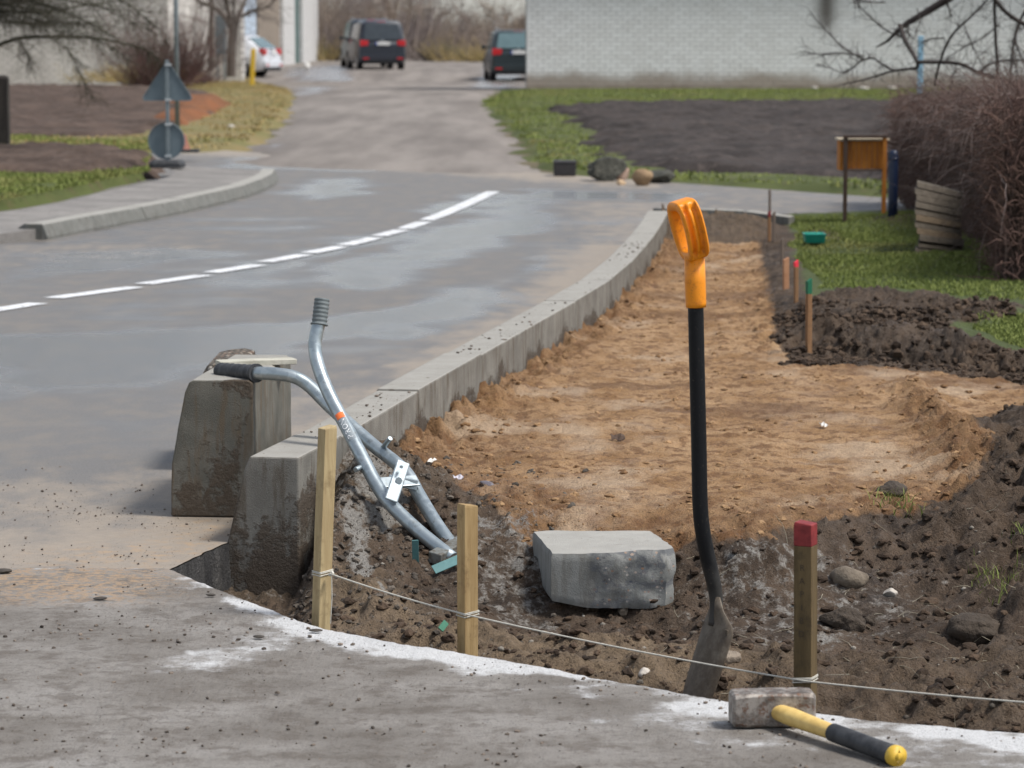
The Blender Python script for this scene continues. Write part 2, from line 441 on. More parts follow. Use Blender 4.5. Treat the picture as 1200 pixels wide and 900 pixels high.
def concrete(name, lo, hi, stain, mud=0.0, mudc=(.05, .036, .026), scale=9, pale_top=True, agg=False):
    n = NM(name); p_ = n.pos(); nz = n.sep(n.new('ShaderNodeNewGeometry').outputs['Normal'], 2)
    a = n.noise(p_, scale, 6, .65); b = n.noise(n.map(p_, (1, 1, .14)), scale * 3, 5, .65); f = n.noise(p_, 300, 3, .7); h = n.noise(p_, 46, 5, .75)
    c = n.mix(n.mapr(a, .3, .7), lo, hi)
    c = n.mix(n.math('MULTIPLY', n.mapr(b, .49, .64), .7), c, stain)
    if agg:
        vsel = n.noise(p_, 30, 2, .5)
        vo = n.vor(n.map(p_, (1, 1, 1.3), (.3, .5, .2)), 95); cc = n.ramp(n.sep(vo.outputs['Color'], 0), [(0, (.07, .075, .08)), (.35, (.26, .25, .235)), (.6, (.11, .12, .14)), (.82, (.30, .17, .10)), (1, (.46, .44, .41))])
        msk = n.math('MULTIPLY', n.mapr(vo.outputs['Distance'], .012, .007), n.attr('broken'))
        msk = n.math('MULTIPLY', n.math('MULTIPLY', n.mapr(n.math('ADD', vo.outputs['Distance'], n.math('MULTIPLY', n.math('SUBTRACT', h, .5), .5)), .42, .30), n.mapr(vsel, .47, .55)), n.attr('broken'))
        c = n.mix(n.math('MULTIPLY', n.attr('broken'), n.mapr(n.noise(n.map(p_, (1, 1, 2), (0, R(35), 0)), 11, 5, .7, 1.0), .45, .6)), c, (.13, .135, .14))
        c = n.mix(msk, c, cc)
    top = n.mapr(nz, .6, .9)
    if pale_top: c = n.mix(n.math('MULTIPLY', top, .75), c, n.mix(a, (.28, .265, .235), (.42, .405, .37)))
    c = n.mix(n.math('MULTIPLY', n.mapr(h, .60, .72), .75), c, (.085, .062, .045))
    if mud:
        m = n.mapr(n.math('ADD', n.attr('mud'), n.math('MULTIPLY', n.math('SUBTRACT', n.math('ADD', h, a), 1.0), 1.3)), .35, .6)
        c = n.mix(m, c, n.mix(h, mudc, (.11, .085, .062)))
        nr = n.bump(n.math('ADD', f, n.math('MULTIPLY', n.math('MULTIPLY', m, h), 5.0)), .6, .006)
    else:
        nr = n.bump(n.math('ADD', f, h), .45, .003)
    return n.done(c, n.math('ADD', .62, n.math('MULTIPLY', a, .3)), nr, 0, .4)
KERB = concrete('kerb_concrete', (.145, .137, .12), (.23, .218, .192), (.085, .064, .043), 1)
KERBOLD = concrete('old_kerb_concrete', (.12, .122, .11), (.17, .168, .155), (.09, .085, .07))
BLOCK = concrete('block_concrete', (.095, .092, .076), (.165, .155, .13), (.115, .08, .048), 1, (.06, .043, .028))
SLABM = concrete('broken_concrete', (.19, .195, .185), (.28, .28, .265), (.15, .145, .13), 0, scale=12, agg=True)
n = NM('worn_road_paint'); p_ = n.pos(); a = n.noise(p_, 9, 5, .7); b = n.noise(p_, 60, 4, .7)
MARK = n.done(n.mix(n.mapr(n.math('ADD', a, n.math('MULTIPLY', n.math('SUBTRACT', b, .5), .9)), .52, .66), n.mix(b, (.60, .61, .62), (.78, .79, .80)), (.26, .255, .25)), .6, n.bump(b, .3, .002), 0, .4)

# ================================================================== kerb line
KT = .215                        # kerb top
KP = [at(a, b, KT) for a, b in ((350, 537), (407, 507), (500, 452), (563, 416), (633, 376), (696, 340), (727, 319), (753, 292), (772, 268), (785, 245))]
KC = curve(KP, 10)
KY = np.array([p.y for p in KC]); KX = np.array([p.x for p in KC])
KEND = KC[-1]
def kx(y): return np.interp(y, KY, KX)
Y_K0 = KC[0].y                   # front face of the first kerb stone
KW = .195
A_ = at(197, 668, 0); B_ = Vector((KC[0].x - KW + .008, Y_K0 + .02, 0))
Y_TOP = KEND.y + .02             # where the street crosses
# edge of the old pavement in front of the trench
PE = [at(a, b, 0) for a, b in ((197, 669), (255, 692), (330, 722), (380, 739), (470, 757), (560, 771), (690, 795), (830, 821), (945, 838), (1060, 850), (1200, 862))]
PE.append(PE[-1] + (PE[-1] - PE[-2]) * 12)
PEX = np.array([p.x for p in PE]); PEY = np.array([p.y for p in PE])
def pey(x):
    x = np.asarray(x, float)
    return np.interp(x, PEX, PEY) + np.where(x > PEX[0], .012 * fbm(x, x * 0 + 3.3, 9, 4, 5) + .010 * fbm(x, x * 0 + 1.3, 40, 3, 6), 0)

# ================================================================== the dug site
sandP = P([(440, 560), (500, 570), (560, 585), (625, 612), (720, 618), (850, 626), (955, 606), (1060, 596), (1140, 575), (1190, 540), (1290, 500), (1290, 440), (1200, 436), (1080, 425), (960, 417), (918, 404), (928, 386), (915, 340), (903, 295), (893, 262), (700, 262)], .07)
lawnP = P([(906, 245), (911, 290), (921, 330), (940, 384), (1000, 391), (1100, 397), (1200, 406), (1600, 420), (1600, 240), (1100, 240)], .14)
soilP = P([(930, 352), (955, 340), (1050, 336), (1130, 345), (1200, 352), (1200, 362), (1120, 372), (1140, 386), (1190, 399), (1240, 405), (1240, 420), (1100, 405), (935, 396)], .16)
bankP = P([(1060, 650), (1100, 625), (1150, 595), (1200, 568), (1400, 560), (1400, 830), (1240, 800), (1120, 730)], 0)
moundP = P([(1028, 440), (1075, 428), (1120, 455), (1160, 490), (1200, 525), (1200, 580), (1130, 575), (1085, 545), (1045, 495)], .1)
dirtP = P([(1140, 490), (1200, 470), (1400, 470), (1400, 600), (1200, 590), (1150, 555)], .1)
farmudP = [Vector((.6, 17.45, 0)), Vector((1.85, 17.45, 0)), Vector((1.85, 19.6, 0)), Vector((.6, 19.6, 0))]
pileP = P([(345, 610), (420, 575), (470, 560), (540, 600), (580, 655), (560, 715), (430, 715), (350, 690)], -.03)
brownP = P([(350, 680), (440, 690), (560, 720), (800, 735), (960, 745), (1300, 770), (1300, 880), (900, 830), (560, 780), (340, 740)], -.06)
paleP = [P(q, -.06) for q in ([(560, 655), (630, 660), (650, 700), (600, 715), (545, 690)], [(870, 690), (1010, 672), (1010, 738), (900, 745), (800, 700)], [(395, 630), (425, 628), (445, 655), (415, 668)], [(600, 690), (640, 700), (700, 722), (640, 720)],
                              [(1010, 700), (1060, 690), (1090, 720), (1020, 735)])]
paleK = [P(q, .02) for q in ([(428, 595), (445, 600), (462, 640), (440, 628)], [(405, 630), (420, 628), (446, 668), (415, 655)], [(455, 598), (470, 612), (480, 632), (466, 622)])]
def dig(x, y, attrs=False):
    x = np.asarray(x, float); y = np.asarray(y, float)
    w1 = fbm(x, y, 5, 4, 1); w2 = fbm(x, y, 22, 4, 2)
    sd = sdist(x, y, sandP) + .11 * w1 + .05 * w2
    S = smooth(-.07, .10, sd)
    SH = smooth(-.42, .16, sd)
    lum = fbm(x, y, 8, 5, 3); fine = fbm(x, y, 34, 4, 4); rid = fbm(x, y, 6, 4, 8, ridged=True)
    vf = fbm(x, y, 80, 3, 17)
    zm = -.095 + .085 * smooth(6.5, 7.9, y) + .022 * fbm(x, y, 2.2, 3, 7) + .020 * lum + .011 * fine + .012 * np.maximum(rid, 0) + .011 * np.maximum(fbm(x, y, 17, 4, 18, ridged=True), 0) + .005 * vf + .007 * fbm(x, y, 48, 3, 19)
    zs = .066 + .012 * fbm(x, y, 1.3, 3, 9) + .011 * fbm(x, y * .8, 5, 4, 10) + .010 * np.maximum(fbm(x * .8, y, 9, 4, 12), 0) + .005 * fine + .0022 * vf + .006 * np.maximum(w2, 0)
    rgh = smooth(.45, .0, sd)
    zs = zs + rgh * (.007 * w2 + .012 * lum + .004 * fine + .003 * vf)
    pm = np.zeros_like(x)
    for q in paleP: pm = np.maximum(pm, smooth(-.15, .05, sdist(x, y, q)))
    zmf = -.095 + .085 * smooth(6.5, 7.9, y) + .02 * fbm(x, y, 2.2, 3, 7) + .008 * lum + .004 * fine
    zm = zm * (1 - .75 * pm) + zmf * .75 * pm
    z = zm * (1 - SH) + zs * SH
    z = z + .014 * np.exp(-((sd + .0) / .14) ** 2) * np.clip(.3 + lum + .5 * w2 + .4 * fine, 0, 2) * (y < 10.5)
    dk = x - kx(y)
    z = z + .05 * np.exp(-(np.maximum(dk, 0) / .11) ** 2) * np.clip(.3 + lum + .5 * w2, 0, 2) * smooth(8.2, 8.8, y)
    pil = .185 * np.exp(-(np.maximum(dk + .03, 0) / .30) ** 2) * np.exp(-((y - 7.75) / .48) ** 2)
    z = z + pil * (1 - S * .6) * (1 + .25 * lum) + pil * .10 * fine
    z = z + .05 * smooth(.0, .25, sdist(x, y, brownP)) * np.clip(.5 + .8 * lum, 0, 2)
    B = smooth(-.05, .45, sdist(x, y, bankP) + .12 * w1)
    z = z + B * (.12 + .075 * lum + .018 * fine + .010 * w2)
    Mo = smooth(-.02, .20, sdist(x, y, moundP) + .06 * w1)
    z = z + Mo * np.clip(.045 + .04 * lum + .022 * fine + .02 * w2, 0, 1)
    D2 = smooth(-.05, .15, sdist(x, y, dirtP) + .1 * w1)
    z = z + D2 * np.clip(.05 + .05 * lum, 0, 1)
    sl = sdist(x, y, lawnP) + .05 * w1 + .05 * w2 + .02 * fine
    L = smooth(-.20, .08, sl)
    ss = sdist(x, y, soilP) + .10 * w1
    D = smooth(-.06, .10, ss)
    zl = .115 + .010 * fbm(x, y, 1.1, 3, 13) + D * np.clip(.035 + .05 * fbm(x, y, 4.5, 5, 15) + .022 * fine + .006 * vf, -.02, .2)
    z = z * (1 - L) + zl * L
    z = z + .07 * np.exp(-((x - 2.35) / .25) ** 2 - ((y - 18.4) / .35) ** 2) + .06 * np.exp(-((x - 1.72) / .13) ** 2 - ((y - 17.1) / .4) ** 2)
    strip = np.exp(-((y - 16.05 - .2 * (x - 1.6) - .08 * w1) / .12) ** 2) * (x > 1.55) * (x < 2.45)
    z = z - .03 * strip
    fm = smooth(-.15, .15, sdist(x, y, farmudP) + .1 * w1)
    z = z + fm * (1 - L) * smooth(17.3, 18.3, y) * (.135 + .03 * lum + .02 * fine)
    z = z - .055 * np.exp(-((x - .20) / .26) ** 4 - ((y - 7.14) / .36) ** 4)
    z = z - .035 * np.exp(-((x - .36) / .16) ** 4 - ((y - 6.14) / .14) ** 4)
    # drop under the kerb, the old pavement and the cross street
    z = np.where((dk < -.05) & (y > Y_K0 + .03), -.34, z)
    z = np.where((dk < -.26) & (y > 5), np.minimum(z, -.34), z)
    e = y - pey(x)
    z = np.where(e < -.03, -.34, np.where(e < .05, np.minimum(z, .006), z))
    z = np.where((y > KEND.y - .06) & (x < 1.62), np.minimum(z, -.05), z)
    z = np.where((y > 21.3), np.minimum(z, -.05), z)
    # keep the front of the first kerb stone clear
    fr = smooth(6.55, 6.9, y) * smooth(Y_K0 + .45, Y_K0 + .05, y) * smooth(.10, -.02, dk)
    z = z * (1 - fr) + np.minimum(z, -.125 + .03 * fine + .02 * lum) * fr
    if not attrs: return z
    sand = S * (1 - L) * (1 - .9 * smooth(-.07, .0, ss + .04 * w2)) * (1 - D2) * (1 - .85 * smooth(-.1, .1, sdist(x, y, farmudP) + .1 * w1)) * (1 - .6 * B)
    grass = smooth(-.03, .05, sl) * (1 - D) * (1 - strip)
    grass = grass * (1 - np.exp(-((x - 2.35) / .28) ** 2 - ((y - 18.4) / .4) ** 2)) * (1 - np.exp(-((x - 1.72) / .15) ** 2 - ((y - 17.1) / .45) ** 2)) * smooth(.02, .16, sl)
    pale = np.zeros_like(x)
    for q in paleP: pale = np.maximum(pale, .44 * smooth(-.12, .08, sdist(x, y, q) + .07 * w1 + .03 * w2))
    for q in paleK: pale = np.maximum(pale, 1.0 * smooth(-.02, .02, sdist(x, y, q) + .02 * w2))
    pale = pale + .30 * np.exp(-(np.maximum(dk, 0) / .4) ** 2) * np.exp(-((y - 7.6) / .6) ** 2)
    moist = np.maximum(Mo, np.maximum(smooth(.55, .05, sd) * smooth(10.2, 9.2, y), .8 * np.exp(-(np.maximum(dk, 0) / .12) ** 2)))
    moist = np.maximum(moist, .9 * smooth(-.05, .15, fbm(x, y * 1.5, .9, 4, 71) - .12))
    brown = np.maximum(smooth(-.06, .12, sdist(x, y, brownP) + .08 * w1) * (1 - .75 * smooth(.35, .7, x)), .9 * smooth(-.1, .1, sdist(x, y, farmudP)) * .45)
    brown = np.maximum(brown, .5 * pil / .18) * (1 - L)
    return z, dict(sand=sand, grass=grass, pale=pale, brown=brown, moist=moist)
ny, nx = 820, 380
gy = 4.95 * (21.9 / 4.95) ** np.linspace(0, 1, ny); gx = np.concatenate([np.linspace(-.85, 1.9, 300), np.linspace(1.9, 4.6, 81)[1:]])
GX, GY = np.meshgrid(gx, gy)
GZ, AT = dig(GX, GY, True)
kind(np_mesh('dug_earth', np.stack([GX, GY, GZ], -1).reshape(-1, 3), gridf(ny, nx), EARTH, attrs={k: v.ravel() for k, v in AT.items()}))
def dz(x, y): return float(dig(np.array([x]), np.array([y]))[0])

# ================================================================== far land, road, pavement
yy = np.concatenate([[-60, -20, 1.0], np.linspace(2, 24, 12), np.linspace(26, 140, 58), [150, 170, 200, 260, 400, 700, 1500]])
xx = np.concatenate([[-900, -300, -100, -50], np.linspace(-30, 30, 41), [50, 100, 300, 900]])
X, Y = np.meshgrid(xx, yy)
Z = far_h(X, Y) - .03
Z = np.where((Y < 24.5) & (Y > -30), -.5, Z)
kind(np_mesh('ground', np.stack([X, Y, Z], -1).reshape(-1, 3), gridf(len(yy), len(xx)), LAND))

wetP = [(P(q), s) for q, s in (
    ([(0, 395), (160, 392), (300, 380), (330, 420), (180, 440), (0, 470)], .9),
    ([(260, 395), (400, 372), (520, 352), (540, 362), (420, 385), (300, 410)], .8),
    ([(380, 312), (470, 285), (560, 250), (590, 228), (650, 228), (640, 262), (520, 320), (420, 345)], .65),
    ([(560, 226), (585, 226), (500, 262), (440, 284), (300, 318), (280, 318), (470, 272)], .9),
    ([(0, 300), (200, 290), (250, 300), (100, 322), (0, 330)], .6), ([(420, 372), (560, 330), (640, 300), (660, 310), (560, 365), (470, 395)], .7),
    ([(300, 178), (440, 182), (430, 200), (290, 196)], 1.0), ([(360, 210), (420, 208), (400, 232), (352, 236)], .7),
    ([(620, 222), (790, 228), (780, 236), (640, 232)], .9))]
def road_attrs(X, Y):
    w = fbm(X, Y, 1.2, 4, 21); wet = np.zeros_like(X)
    for q, s in wetP: wet = np.maximum(wet, s * smooth(-.35, .25, sdist(X, Y, q) + .25 * w))
    wet = np.maximum(wet, (.20 + .22 * w) * smooth(8.6, 10.5, Y) * (1 - smooth(20, 24, Y)))
    dl = kx(Y) - KW - X
    dust = np.exp(-(np.maximum(dl, 0) / (.55 + .25 * np.clip(w, -1, 1))) ** 2) * .85
    dust = np.maximum(dust, (.55 + .35 * w) * smooth(9.6, 8.0, Y + .4 * w))
    dust = np.maximum(dust, .42 * smooth(-.9, .4, sdist(X, Y, P([(0, 272), (130, 280), (240, 260), (340, 240), (380, 245), (200, 300), (0, 310)])) + .15 * w))
    sandy = smooth(-.15, .12, sdist(X, Y, P([(60, 655), (265, 605), (265, 650), (190, 668), (60, 665)])) + .2 * fbm(X, Y, 4, 4, 22))
    sandy = np.maximum(sandy, .5 * np.exp(-(np.maximum(dl, 0) / .25) ** 2) * (fbm(X, Y, 1.1, 3, 23) > .1))
    return dict(wet=wet, dust=dust, sandy=sandy)
def sheet(name, X, Y, Z, mat, attrs=None, skirt=None, k='structure', parent=None):
    nr, nc = X.shape
    V = np.stack([X, Y, Z], -1).reshape(-1, 3); F = gridf(nr, nc)
    if skirt:                    # (rows/cols index arrays, depth): a wall down from that edge
        for idx, dep in skirt:
            m = len(idx); tp = V[idx].copy(); e = tp.copy(); e[:, 2] -= dep; o = len(V) + m; V = np.concatenate([V, tp, e])
            F = np.concatenate([F, np.array([[o - m + i, o - m + i + 1, o + i + 1, o + i] for i in range(m - 1)])])
            for a in (attrs or {}): attrs[a] = np.concatenate([np.ravel(attrs[a]), np.zeros(2 * m)])
    return kind(np_mesh(name, V, F, mat, parent, attrs=attrs, smooth=False), k)
# main carriageway: from the old pavement up to the crossing
yr = np.concatenate([np.linspace(A_.y, B_.y, 24), B_.y + .001 + (Y_TOP - B_.y) * np.linspace(0, 1, 200) ** 1.2])
xr = np.where(yr <= B_.y, A_.x + (B_.x - A_.x) * np.clip((yr - A_.y) / (B_.y - A_.y), 0, 1) + .008 * fbm(yr, yr * 0, 14, 3, 30), kx(yr) - KW + .008)
t = np.linspace(0, 1, 160) ** 1.7
X = xr[:, None] - (xr[:, None] + 9) * t[None, :]; Y = np.repeat(yr[:, None], 160, 1)
Z = X * 0
sheet('asphalt_road', X, Y, Z, ASPHALT, road_attrs(X, Y))
n = NM('cut_asphalt'); p_ = n.pos(); a = n.noise(n.map(p_, (1, 1, .2)), 22, 5, .7); b = n.noise(p_, 120, 4, .7)
CUT = n.done(n.mix(n.mapr(b, .5, .75), n.mix(n.mapr(a, .35, .6), (.016, .016, .018), (.05, .048, .047)), n.mix(n.mapr(a, .5, .7), (.06, .055, .05), (.26, .25, .24))), .7, n.bump(b, .9, .008), 0, .4)
CX, CY = X[:40, 0], Y[:40, 0]; k_ = np.linspace(0, 1, 14)
CXX = np.repeat(CX[:, None], 14, 1) + .004 + .006 * fbm(np.repeat(CY[:, None], 14, 1), np.repeat(k_[None] * .3, 40, 0), 30, 3, 34) * (k_[None] > .05) + .012 * k_[None]
kind(np_mesh('road_edge', np.stack([CXX, np.repeat(CY[:, None], 14, 1), np.repeat(-.001 - .30 * k_[None], 40, 0)], -1).reshape(-1, 3), gridf(40, 14), CUT))
# crossing street behind
def yfar(x): return 28.3 - 1.62 * x
xc = np.concatenate([np.linspace(-14, -6, 30), np.linspace(-5.9, 1.60, 150), np.linspace(1.62, 5.2, 60)])
lo = np.where(xc < 1.61, Y_TOP + .001, 21.2)
t = np.linspace(0, 1, 70)
X = np.repeat(xc[None, :], 70, 0); Y = lo[None] + (np.maximum(yfar(xc), lo + .3) - lo)[None] * t[:, None]
ra = road_attrs(X, Y); ra['dust'] = np.maximum(ra['dust'] * (Y < 23), .8 * smooth(-3.2, .2, -np.abs(Y - yfar(X)) + .3 + .3 * fbm(X, Y, .7, 3, 24)))
ra['dust'] = np.where(X > 1.2, .35, ra['dust'] * np.where(Y < 25, .6, 1)); ra['sandy'] = ra['sandy'] * 0
sheet('crossing_street', X, Y, X * 0, ASPHALT, ra)
# old pavement in the foreground
xc = np.concatenate([np.linspace(-3.2, -1.0, 60), np.linspace(-.99, 1.1, 420), np.linspace(1.12, 4.4, 60)])
ed = np.where(xc < A_.x, A_.y + .0015, pey(xc))
t = np.linspace(0, 1, 110)
X = np.repeat(xc[None, :], 110, 0); Y = 1.5 + (ed[None] - 1.5) * t[:, None] ** .75
d = ed[None] - Y; w = fbm(X, Y, 3, 4, 40)
wh = .95 * np.exp(-(d / (.17 + .10 * np.clip(w + .35, 0, 1))) ** 2) * smooth(-1.35, -.95, X) * (.35 + .75 * smooth(-.35, .25, fbm(X, Y, 4.5, 4, 43)))
wh = np.maximum(wh, .5 * smooth(-.06, .1, sdist(X, Y, P([(0, 880), (130, 790), (330, 720), (390, 760), (200, 800), (60, 900)])) + .10 * w))
wh = np.maximum(wh, .42 * smooth(-.1, .15, X - .1 + .2 * w) * smooth(.75, .2, d))
wh = wh * (1 - smooth(-.66, -.80, X) * (.45 + .45 * smooth(.15, -.15, fbm(X, Y, 6, 4, 44))))
sa = .9 * smooth(-.1, .2, sdist(X, Y, P([(-200, 650), (200, 660), (230, 690), (150, 715), (-200, 700)])) + .15 * w)
Z = np.where(Y > 4.6, .004 + .004 * fbm(X, Y, 2.4, 3, 41) + .0015 * fbm(X, Y, 30, 3, 42), 0)
sheet('pavement', X, Y, Z, PAVE, dict(white=wh, sandy=sa), [(109 * len(xc) + np.arange(61, len(xc)), .30)])

# ================================================================== road markings
cl = [((-70, 374), (45, 356)), ((62, 350), (158, 337)), ((168, 333.5), (240, 323)), ((247, 320), (303, 311)), ((310, 307.5), (357, 299)), ((362, 297), (400, 289.5)),
      ((404, 288), (440, 279)), ((444, 277), (471, 270)), ((474, 268.5), (497, 260.5))]
cl = [[at(*a), at(*b)] for a, b in cl] + [[at(*q) for q in ((500, 258.5), (525, 249), (550, 238), (578, 225))]]
for seg in cl:
    mb = MB(); k = len(seg); vs = []
    for i in range(k):
        d = (seg[min(i + 1, k - 1)] - seg[max(i - 1, 0)]).normalized(); s_ = Vector((d.y, -d.x, 0)) * .055
        for q in (seg[i] - s_, seg[i] + s_): vs += [q + Vector((0, 0, .004))]
    mb.add(vs, [(2 * i, 2 * i + 1, 2 * i + 3, 2 * i + 2) for i in range(k - 1)])
    kind(build('painted_dash', mb, MARK, fix=False))
# ================================================================== kerbs
def kerb_stone(parent, s0, s1, path, prof, mat, name='kerb_stone', mudf=None, drop=(0, 0), seed=0):
    L = [0]
    for i in range(1, len(path)): L.append(L[-1] + (path[i] - path[i - 1]).length)
    L = np.array(L)
    def pt(s):
        return Vector([float(np.interp(s, L, [p[k] for p in path])) for k in range(3)])
    n = max(2, int((s1 - s0) / .05)); rings = []; r = random.Random(seed)
    a, b = pt(s0), pt(s1); d = (b - a).normalized(); u = Vector((d.y, -d.x, 0))
    # subdivide the outline
    q = []
    for i in range(len(prof)):
        (x0, z0), (x1, z1) = prof[i], prof[(i + 1) % len(prof)]
        m = max(1, int(math.hypot(x1 - x0, z1 - z0) / .035))
        q += [(x0 + (x1 - x0) * j / m, z0 + (z1 - z0) * j / m) for j in range(m)]
    dzv = r.uniform(-.003, .003)
    for i in range(n + 1):
        c = a + (b - a) * (i / n) + Vector((0, 0, dzv + drop[0] + (drop[1] - drop[0]) * i / n))
        rings.append([c + u * x + Vector((0, 0, z)) for x, z in q])
    mb = MB(); mb.loft(rings, smooth=False)
    o = build(name, mb, mat, parent, bevel=.005, segs=2)
    me = o.data
    if mudf is not None:
        off = ROOT.get(parent.name, Vector((0, 0, 0))) if parent is not None else Vector((0, 0, 0))
        at_ = me.attributes.new('mud', 'FLOAT', 'POINT')
        at_.data.foreach_set('value', [mudf(v.co + off) for v in me.vertices])
    return o
PROF = [(0, -.14), (0, 0), (-.122, 0), (-.136, -.034), (-.171, -.215), (-.178, -.36), (0, -.36)]
PROF = [(0, -.36), (0, 0), (-.124, 0), (-.139, -.034), (-.184, -.215), (-.194, -.36)]
PL = [0]
for i in range(1, len(KC)): PL.append(PL[-1] + (KC[i] - KC[i - 1]).length)
kerb = thing('kerb', 'long new concrete kerb running between the road and the sand bed', 'kerb', (KC[0].x, KC[0].y, 0))
def mud_low(v):
    m = smooth(.16, .07, v.z + .03 * math.sin(v.y * 9) + .02 * math.sin(v.y * 23)) * .7
    return float(m)
def mud_front(v):
    m = 0.0
    if v.y < Y_K0 + .03:
        u = v.x - KC[0].x
        m = .95 * smooth(.10, -.05, v.z + .9 * (u + .03)) * smooth(-.19, -.06, u) + .5 * smooth(.0, -.12, v.z)
    return float(max(m, mud_low(v) * .8))
s = 0.0; k = 0; lens = [.44] + [1.03] * 40
while s < PL[-1] - .3 and k < 40:
    e = min(s + lens[k], PL[-1])
    o = kerb_stone(kerb, s + (.003 if k else 0), e - .003, KC, PROF, KERB, mudf=mud_front if k == 0 else mud_low, seed=k)
    if k == 0: o['label'] = 'front kerb stone with dark mud caked on its end'
    s = e; k += 1
ret = [Vector((KEND.x - .01, KEND.y + .02, KT)), Vector((KEND.x + .14, KEND.y + .20, KT - .01)), Vector((KEND.x + .45, KEND.y + .20, KT - .02)), Vector((1.66, KEND.y + .10, KT - .05))]
RC = curve(ret, 6)
kr = thing('kerb', 'short kerb return closing the far end of the sand bed', 'kerb', (KEND.x, KEND.y, 0))
RL = sum((RC[i + 1] - RC[i]).length for i in range(len(RC) - 1))
for i in range(3): kerb_stone(kr, RL * i / 3 + .001, RL * (i + 1) / 3 - .001, RC, [(0, -.33), (0, 0), (-.12, 0), (-.13, -.03), (-.17, -.33)], KERBOLD, mudf=lambda v: 0.0, seed=70 + i)
# kerb and footway on the left
LK = curve([at(a, b, .10) for a, b in ((50, 262), (142, 245), (198, 236), (283, 217), (306, 209), (318, 203), (322, 197))], 8)
LL = sum((LK[i + 1] - LK[i]).length for i in range(len(LK) - 1))
kl = thing('kerb', 'weathered low kerb round the footway corner on the left', 'kerb', (LK[0].x, LK[0].y, 0))
nL = max(4, round(LL / 1.0))
for i in range(nL): kerb_stone(kl, LL * i / nL + .003, LL * (i + 1) / nL - .003, LK, [(.03, -.25), (.03, -.08), (.0, -.004), (-.11, 0), (-.11, -.25)], KERBOLD, mudf=lambda v: 0.0, seed=90 + i)
mb = MB()
pA, pB = LK[0], at(34, 278, 0)
mb.loft([[pA + Vector((0, 0, -.25)), pA + Vector((0, 0, 0)), pA + Vector((-.12, .03, 0)), pA + Vector((-.12, .03, -.25))],
         [pB + Vector((0, -.02, -.15)), pB + Vector((0, -.02, .012)), pB + Vector((-.14, .02, .012)), pB + Vector((-.14, .02, -.15))]], smooth=False)
o = build('kerb_stone', mb, KERBOLD, kl, bevel=.006); o['label'] = 'sloping end stone of the kerb'
FOOT = ground_mat('footway_asphalt', (.17, .16, .15), (.24, .225, .21), (.13, .12, .11), 2.2, (1, 1, 1), .004, .85)
inner = [at(a, b, .095) for a, b in ((-160, 262), (0, 248), (79, 235), (119, 225), (170, 214), (205, 203), (190, 193))]
outer = [at(-200, 300, .02), at(40, 268, .07)] + [p + Vector((-.06, .05, -.012)) for p in LK[2::3]]
oc = [outer[0] + (outer[1] - outer[0]) * (i / 6) for i in range(6)] + outer[1:]
L1 = np.array([[p.x, p.y, p.z] for p in oc]); q = np.linspace(0, 1, len(oc))
ic_ = curve(inner, 6); L2 = np.array([[float(np.interp(t_, np.linspace(0, 1, len(ic_)), [p[k] for p in ic_])) for k in range(3)] for t_ in q])
tt = np.linspace(0, 1, 8)[:, None, None]
G = L1[None] * (1 - tt) + L2[None] * tt
sheet('footway', G[..., 0], G[..., 1], G[..., 2] - .004, FOOT, None, [(np.arange(len(oc)) + 0, .2)])

# ================================================================== land plots, lawns, lane
GRASS = None
def blade_mat(name, a, b, c):
    n = NM(name); p_ = n.pos(); f = n.noise(p_, .7, 4, .6)
    col_ = n.mix(n.island(), a, b); col_ = n.mix(n.mapr(f, .5, .7), col_, c)
    return n.done(col_, .75, None, 0, .2)
BLADE = blade_mat('grass_blade', (.125, .16, .038), (.225, .255, .075), (.26, .225, .09))
DRYBLADE = blade_mat('dry_grass_blade', (.28, .21, .09), (.38, .29, .13), (.20, .19, .07))
def patch(name, poly, mat, zf, step, k='structure', amp=.0, sc_=1.0, seed=0, edge=.25, ragged=.3, furrow=0, base=-.02):
    """A sheet of ground with an uneven outline: rises from below the land to its level."""
    xs = [p.x for p in poly]; ys = [p.y for p in poly]
    gx = np.arange(min(xs) - .6, max(xs) + .6, step[0]); gy = np.arange(min(ys) - .6, max(ys) + .6, step[1])
    X, Y = np.meshgrid(gx, gy)
    sd = sdist(X, Y, poly) + ragged * fbm(X, Y, .9, 4, seed)
    E = smooth(-edge, edge, sd)
    Z = far_h(X, Y) + base - .06 + E * (zf + .06 - base) + E * amp * (fbm(X, Y, sc_, 5, seed + 3) + .5 * np.maximum(fbm(X, Y, sc_ * 2.3, 3, seed + 5, ridged=True), 0))
    if furrow: Z = Z + E * amp * .5 * np.sin(Y * furrow + fbm(X, Y, .5, 2, 9) * 2)
    keep = (sd > -edge * 1.4)
    nr, nc = X.shape; F = gridf(nr, nc); kf = keep.ravel()[F].any(1); F = F[kf]
    used = np.unique(F); re = np.zeros(nr * nc, int); re[used] = np.arange(len(used))
    V = np.stack([X, Y, Z], -1).reshape(-1, 3)[used]
    return kind(np_mesh(name, V, re[F], mat), k)
